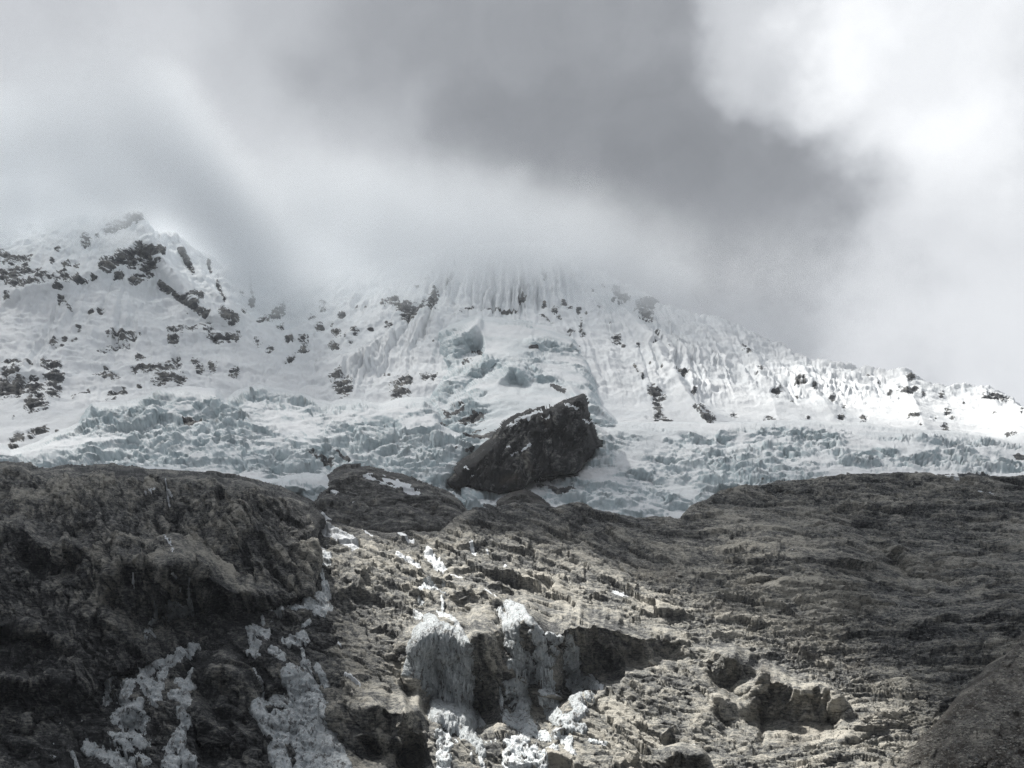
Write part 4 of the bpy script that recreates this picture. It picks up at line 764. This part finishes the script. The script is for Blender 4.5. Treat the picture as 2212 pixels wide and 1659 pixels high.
waterfall('pale smooth ice pad on the ledge halfway down the frozen stream', W(C5, (320, 710, 400, 690, 26, 1.2), (400, 670, 415, 700, 20, 1.2), (400, 750, 412, 820, 11, .9), (235, 780, 290, 800, 22, 1.0), (260, 810, 300, 830, 12, .9)), 1.3, 0.15, 1900, base=BN, holes=.35)
waterfall('patchy white ice clots on the ledge left of the frozen stream', W(C5, (190, 610, 190, 640, 12, .9), (120, 660, 200, 690, 26, .85), (130, 700, 150, 800, 26, .85), (110, 800, 170, 805, 14, .9), (130, 720, 170, 740, 20, .8)), 1.2, 0.15, 2000, base=BN, holes=.8)
waterfall('thin twisted ice ribbon hanging beside the dark rock pillar', W(C5, (135, 880, 150, 930, 8, 1.0), (160, 930, 185, 970, 12, 1.1), (180, 970, 180, 1060, 10, 1.05), (150, 1060, 210, 1080, 20, .9), (240, 1020, 270, 1060, 14, .6)), 1.1, 0.5, 2100, base=BN, holes=.4)
waterfall('ragged ice sheet draped over the rocks under the overhanging left cliff', W(C4, (1040, 1020, 960, 1070, 26, .95), (960, 1090, 800, 1110, 26, .95), (780, 1130, 760, 1200, 34, .8), (880, 1130, 860, 1180, 26, .9), (800, 1230, 830, 1290, 42, 1.0), (700, 1230, 660, 1290, 36, .75), (740, 1330, 640, 1340, 26, .9), (760, 1370, 770, 1400, 14, .9), (860, 1240, 840, 1320, 24, .9), (600, 1180, 560, 1280, 24, .6)), 1.3, 0.35, 2200, base=BN, holes=.6)
waterfall('light ice streak stepping down between the two brown rock bosses', W(C4, (1030, 1140, 1000, 1220, 13, 1.0), (960, 1220, 1010, 1260, 26, 1.05), (930, 1300, 1000, 1320, 26, 1.0), (990, 1340, 970, 1400, 22, .95), (1000, 1420, 960, 1480, 26, .95), (960, 1500, 900, 1560, 32, .9), (970, 1580, 1040, 1640, 34, .9), (900, 1640, 960, 1659, 40, .9)), 1.3, 0.3, 2300, base=BN, holes=.65)
waterfall('dull grey ice slab and snow crust in the lower left corner rocks', W(C4, (640, 1380, 740, 1420, 52, .85), (700, 1480, 760, 1520, 40, .75), (460, 1530, 540, 1560, 30, .85), (560, 1580, 640, 1600, 34, .9), (600, 1620, 700, 1630, 30, .95), (380, 1560, 410, 1640, 12, .9), (620, 1500, 680, 1560, 36, .7), (740, 1600, 780, 1640, 28, .8)), 1.2, 0.45, 2400, base=BN, holes=.85)
BLB = blur(PLd, 2)
waterfall('smooth grey ice shield stuck to the dark face of the left cliff', W(C4, (930, 800, 960, 840, 40, 1.2), (920, 880, 950, 920, 46, 1.3), (930, 950, 945, 980, 36, 1.0), (1010, 770, 1030, 860, 14, .9)), 1.2, 0.7, 2500, G=(UL, VL, PLd, nL), base=BLB, holes=.25, icicles=[(*C4([(890, 960), (970, 970)]), 5, 3, 7)])
waterfall('slim hanging ice drape left of the grey ice shield', W(C4, (835, 760, 830, 850, 9, 1.0), (800, 900, 830, 880, 20, 1.0), (800, 930, 815, 970, 16, 1.0), (770, 950, 800, 960, 10, .9)), 1.0, 0.6, 2600, G=(UL, VL, PLd, nL), base=BLB, holes=.4, icicles=[(*C4([(790, 980), (820, 980)]), 3, 3, 6)])

# ------------------------------------------------------------------ loose boulders and stones
def stone_shape(seed, sub=2):
    import bmesh
    r = np.random.default_rng(seed); bm = bmesh.new(); bmesh.ops.create_icosphere(bm, subdivisions=sub, radius=1.0)
    co = np.array([v.co[:] for v in bm.verts])
    for k in range(9):                                   # plane cuts give flat broken faces
        n = r.normal(size=3); n /= np.linalg.norm(n); t = r.uniform(.45, .85); dd = co@n-t
        co = co-np.clip(dd, 0, None)[:, None]*n
    co = co*np.array([1.0, r.uniform(.7, 1.0), r.uniform(.5, .8)])
    q = np.array([[v.index for v in f.verts] for f in bm.faces]); bm.free()
    return co, q
BM = []
for k in range(7):
    co, q = stone_shape(k+40)
    BM.append(raw_mesh('boulder', co, q, {'tone': np.full(len(co), 0.68+0.07*(k % 4)), 'rust': np.full(len(co), 0.1)}, smooth=False)); BM[-1].materials.append(M_SCREE)
def put_boulder(k, p, size, label, group=None, rz=0.0):
    o = link('boulder', BM[k % 7]); o.location = [float(q) for q in p+np.array([0, -0.2*size, 0.22*size])]; o.scale = (size, size, size*0.9); o.rotation_euler = (0.15*(k % 3), 0.1*(k % 4), rz)
    tag(o, label, 'boulder', group)
rb = np.random.default_rng(77)
zone = C6([(300, 560), (560, 560), (900, 740), (1300, 830), (1750, 880), (2180, 860), (2212, 980), (1900, 1240), (1600, 1530), (1150, 1540), (950, 1440), (1330, 1280), (1150, 1080), (900, 900), (500, 760)])
cnt = 0
while cnt < 130:
    u = rb.uniform(1380, 2212); v = rb.uniform(1220, 1650)
    if polysdf(np.array([[u]], f32), np.array([[v]], f32), zone)[0, 0] < 0: continue
    put_boulder(int(rb.integers(7)), sample_slope(u, v), float(np.exp(rb.normal(-0.3, 0.38))), 'small grey boulder lying in the scree of the right-hand slope', 'boulders scattered over the right-hand scree', rb.uniform(0, 6)); cnt += 1
for (u, v), sz, lab in [(C6([(482, 606)])[0], 1.9, 'pale flat-topped boulder on the dark slope right of the sunlit rock'), (C6([(1412, 873)])[0], 1.5, 'lone whitish boulder under the layered slabs of the right-hand slope'),
                        (C9([(1020, 487)])[0], 1.3, 'light oval boulder on brown scree above the big rock overhang'), (C9([(330, 610)])[0], 2.9, 'wide tan boulder wedged in the shadow under the cliff right of the ice pillar'), (C6([(330, 626)])[0], 1.1, 'small white boulder left of the pale flat-topped boulder')]:
    put_boulder(3 if sz > 2 else 5, sample_slope(u, v), sz, lab)
def stones(name, label, pos, sizes, seed, tone=0.5, rust=.15):
    r = np.random.default_rng(seed); sh = [stone_shape(seed+k, 1) for k in range(5)]; CO = []; Q = []; TN = []; off = 0
    for p, s_ in zip(pos, sizes):
        co, q = sh[r.integers(5)]; a_ = r.uniform(0, 6.28); c, s2 = math.cos(a_), math.sin(a_)
        R = np.array([[c, -s2, 0], [s2, c, 0], [0, 0, 1]]); CO.append((co@R.T)*s_+p); Q.append(q+off); off += len(co); TN.append(np.full(len(co), tone+r.normal()*0.14))
    o = link(name, raw_mesh(name, np.concatenate(CO), np.concatenate(Q), {'tone': np.concatenate(TN), 'rust': np.full(off, rust)}, smooth=False), M_SCREE); tag(o, label, kind='stuff')
ps = []; ss = []
uu = rb.uniform(1300, 2300, 14000); vv = rb.uniform(1200, 1690, 14000); ins = polysdf(uu[None].astype(f32), vv[None].astype(f32), zone)[0] > rb.uniform(-60, 10, 14000)
for u, v in zip(uu[ins], vv[ins]): ps.append(sample_slope(u, v)); ss.append(min(1.1, float(np.exp(rb.normal(-0.95, 0.4)))))
stones('scree', 'loose grey stones of the scree on the right-hand slope', ps, ss, 60, 0.66)
MU, MV, MP = moraine_grid
ps = []; ss = []
for k in range(6500):
    u = rb.uniform(1900, 2230); v = rb.uniform(1380, 1680)
    if polysdf(np.array([[u]], f32), np.array([[v]], f32), MR)[0, 0] < 3: continue
    ps.append(sample_slope(u, v, (MU, MV, MP))); ss.append(min(1.3, float(np.exp(rb.normal(-1.05, 0.62)))))
stones('moraine_stones', 'loose stones lying on the brown moraine bank', ps, ss, 80, 0.74, .1)

# ------------------------------------------------------------------ unseen cloud deck high above, shaped to shade all but a patch of slope
def build_deck():
    Zd = 3500.0; z0 = 90.0; t = (Zd-z0)/SUN[2]
    gx = np.linspace(-2300, 2300, 300); gy = np.linspace(-900, 2100, 200); X, Y = np.meshgrid(gx, gy[::-1])
    Pg = np.stack([X, Y, 0*X+z0], -1)
    # the gap: follow the sun's direction up from the lit part of the slope
    lit = [(745, 1150), (850, 1160), (1000, 1165), (1130, 1165), (1250, 1190), (1400, 1255), (1560, 1330), (1700, 1400), (1850, 1440), (1960, 1520), (2000, 1600), (1960, 1690), (1500, 1750), (1000, 1750), (840, 1700), (800, 1560), (850, 1450), (790, 1390), (800, 1330), (720, 1260), (705, 1200)]
    patch = []
    for u, v in lit:
        p = sample_slope(u, v); q = p-SUN*(p[2]-z0)/SUN[2]; patch.append((float(q[0]), float(q[1])))
    s = polysdf(X, Y, patch)
    patch2 = []
    for u, v in [(1380, 1150), (1600, 1130), (1800, 1180), (1780, 1300), (1950, 1450), (1800, 1450), (1500, 1300)]:
        p = sample_slope(u, v); q = p-SUN*(p[2]-z0)/SUN[2]; patch2.append((float(q[0]), float(q[1])))
    w = 60*fbm(X/120, Y/120, 0*X, 4, 61)
    hole = sstep(-16, 12, s+w*0.35)
    thin = sstep(0.10, 0.5, fbm(X/260, Y/260, 0*X, 4, 62))*0.10
    far = sstep(780, 950, Y+w)*0.20+sstep(1060, 1250, Y+w)*0.52
    far = far*(1-0.85*sstep(0, 420, X)*sstep(1230, 1400, Y))
    dim = sstep(-20, 60, polysdf(X, Y, patch2)+w)*0.30
    dens = 1-np.clip(np.maximum(hole*0.97, dim)+thin*(Y < 1200)+far, 0, 1)
    lump = fbm(X/420, Y/420, 0*X, 5, 63)
    th = 5+sstep(60, 400, -s)*70*(lump+0.7)
    edge = np.minimum(np.minimum(X+2300, 2300-X), np.minimum(Y+900, 2100-Y)); th = th*sstep(-1, 300, edge)+2
    top = Pg+SUN*t; top = np.stack([top[..., 0], top[..., 1], top[..., 2]+th], -1)
    bot = np.stack([top[..., 0], top[..., 1], top[..., 2]-2*th], -1)
    nv, nu = X.shape; co = np.concatenate([top.reshape(-1, 3), bot.reshape(-1, 3)])
    idx = np.arange(nv*nu).reshape(nv, nu)
    q = np.stack([idx[:-1, :-1], idx[1:, :-1], idx[1:, 1:], idx[:-1, 1:]], -1)
    k = (dens[:-1, :-1] > 0.06) | (dens[1:, 1:] > 0.06)
    q = q[k]; q2 = q[:, ::-1]+nv*nu
    me = raw_mesh('cloud', co, np.concatenate([q, q2]), {'dens': np.concatenate([dens.ravel(), dens.ravel()])})
    m = new_mat('shade_cloud'); n = N(m)
    d = n.attr('dens'); T = n.math('SQRT', n.math('SUBTRACT', 1.0, d))
    tr = n.new('ShaderNodeBsdfTransparent')
    tl = n.new('ShaderNodeBsdfTranslucent', {0: DECK_COL}); df = n.new('ShaderNodeBsdfDiffuse', {0: (0.75, 0.76, 0.78, 1)})
    a = n.new('ShaderNodeMixShader', {0: 0.4}); m.node_tree.links.new(tl.outputs[0], a.inputs[1]); m.node_tree.links.new(df.outputs[0], a.inputs[2])
    b = n.new('ShaderNodeMixShader', {0: T}); m.node_tree.links.new(a.outputs[0], b.inputs[1]); m.node_tree.links.new(tr.outputs[0], b.inputs[2])
    n.new('ShaderNodeOutputMaterial', {0: b.outputs[0]})
    tag(link('cloud', me, m), kind='structure', label='unseen grey cloud deck overhead, shaped to leave one sunlit gap')
DECK_COL = (0.9, 0.92, 0.95, 1)
build_deck()

# ------------------------------------------------------------------ mist that hides the summits
def mist():
    import bmesh
    bm = bmesh.new(); bmesh.ops.create_cube(bm, size=1.0)
    for v in bm.verts: v.co = ((-1700 if v.co.x < 0 else 720), (1150 if v.co.y < 0 else 2350), (700 if v.co.z < 0 else 1330))
    me = bpy.data.meshes.new('mist'); bm.to_mesh(me); bm.free()
    m = new_mat('mist'); n = N(m); m.cycles.volume_step_rate = 1.0
    pos = n.new('ShaderNodeNewGeometry').outputs['Position']; sx = n.new('ShaderNodeSeparateXYZ', {0: pos})
    x, y, z = sx.outputs
    # height of the mist base along the range
    fx = n.new('ShaderNodeMapRange', {0: x, 1: -1000.0, 2: 600.0}).outputs[0]
    cr = n.new('ShaderNodeValToRGB', {0: fx}); e = cr.color_ramp.elements
    while len(e) < len(MIST_BASE): e.new(0.5)
    for i, (xx, zz) in enumerate(MIST_BASE):
        e[i].position = (xx+1000)/1600; g = (zz-600)/600; e[i].color = (g, g, g, 1)
    zb = n.math('MULTIPLY_ADD', cr.outputs[0], 600.0, 600.0)
    n1 = n.noise(pos, 1/210, 4, 0.55); n2_ = n.noise(pos, 1/60, 3, 0.6)
    hz = n.math('SUBTRACT', z, zb); hz = n.math('ADD', hz, n.math('MULTIPLY_ADD', n1, 260.0, -130.0)); hz = n.math('ADD', hz, n.math('MULTIPLY_ADD', n2_, 80.0, -40.0))
    up = n.new('ShaderNodeMapRange', {0: hz, 1: 0.0, 2: 125.0}, interpolation_type='SMOOTHSTEP').outputs[0]
    sh = n.new('ShaderNodeMapRange', {0: x, 1: -250.0, 2: 200.0, 4: 95.0}, interpolation_type='SMOOTHSTEP').outputs[0]
    dn = n.new('ShaderNodeMapRange', {0: n.math('ADD', hz, sh), 1: 130.0, 2: 290.0, 3: 1.0, 4: 0.0}, interpolation_type='SMOOTHSTEP').outputs[0]
    fr = n.new('ShaderNodeMapRange', {0: n.math('ADD', y, n.math('MULTIPLY_ADD', n1, 200.0, -100.0)), 1: 1250.0, 2: 1500.0}, interpolation_type='SMOOTHSTEP').outputs[0]
    rt = n.new('ShaderNodeMapRange', {0: n.math('ADD', x, n.math('MULTIPLY_ADD', n1, 200.0, -100.0)), 1: 330.0, 2: 640.0, 3: 1.0, 4: 0.0}, interpolation_type='SMOOTHSTEP').outputs[0]
    tp = n.new('ShaderNodeMapRange', {0: z, 1: 1200.0, 2: 1325.0, 3: 1.0, 4: 0.0}, interpolation_type='SMOOTHSTEP').outputs[0]
    d = n.math('MULTIPLY', n.math('MULTIPLY', n.math('MULTIPLY', up, dn), n.math('MULTIPLY', fr, rt)), tp)
    d = n.math('MULTIPLY', d, MIST_D)
    v = n.new('ShaderNodeVolumePrincipled', {'Color': (0.86, 0.885, 0.91, 1), 'Density': d, 'Anisotropy': 0.0})
    m.node_tree.links.new(v.outputs[0], n.new('ShaderNodeOutputMaterial').inputs['Volume'])
    tag(link('mist', me, m), 'bank of cloud wrapped around the snowy summits', kind='stuff')
MIST_D = 0.012
MIST_BASE = [(-1000, 855), (-640, 840), (-560, 855), (-420, 712), (-150, 695), (60, 700), (170, 680), (300, 605), (500, 548)]
mist()
def haze():
    import bmesh
    bm = bmesh.new(); bmesh.ops.create_cube(bm, size=1.0)
    for v in bm.verts: v.co = ((v.co.x*6400), (-1300 if v.co.y < 0 else 3200), (-60 if v.co.z < 0 else 1330))
    me = bpy.data.meshes.new('haze'); bm.to_mesh(me); bm.free()
    m = new_mat('haze_air'); nn = N(m)
    v = nn.new('ShaderNodeVolumePrincipled', {'Color': (0.93, 0.96, 1.0, 1), 'Density': 0.00005, 'Anisotropy': 0.0})
    m.node_tree.links.new(v.outputs[0], nn.new('ShaderNodeOutputMaterial').inputs['Volume'])
    tag(link('haze', me, m), kind='stuff', label='thin haze in the air')
haze()
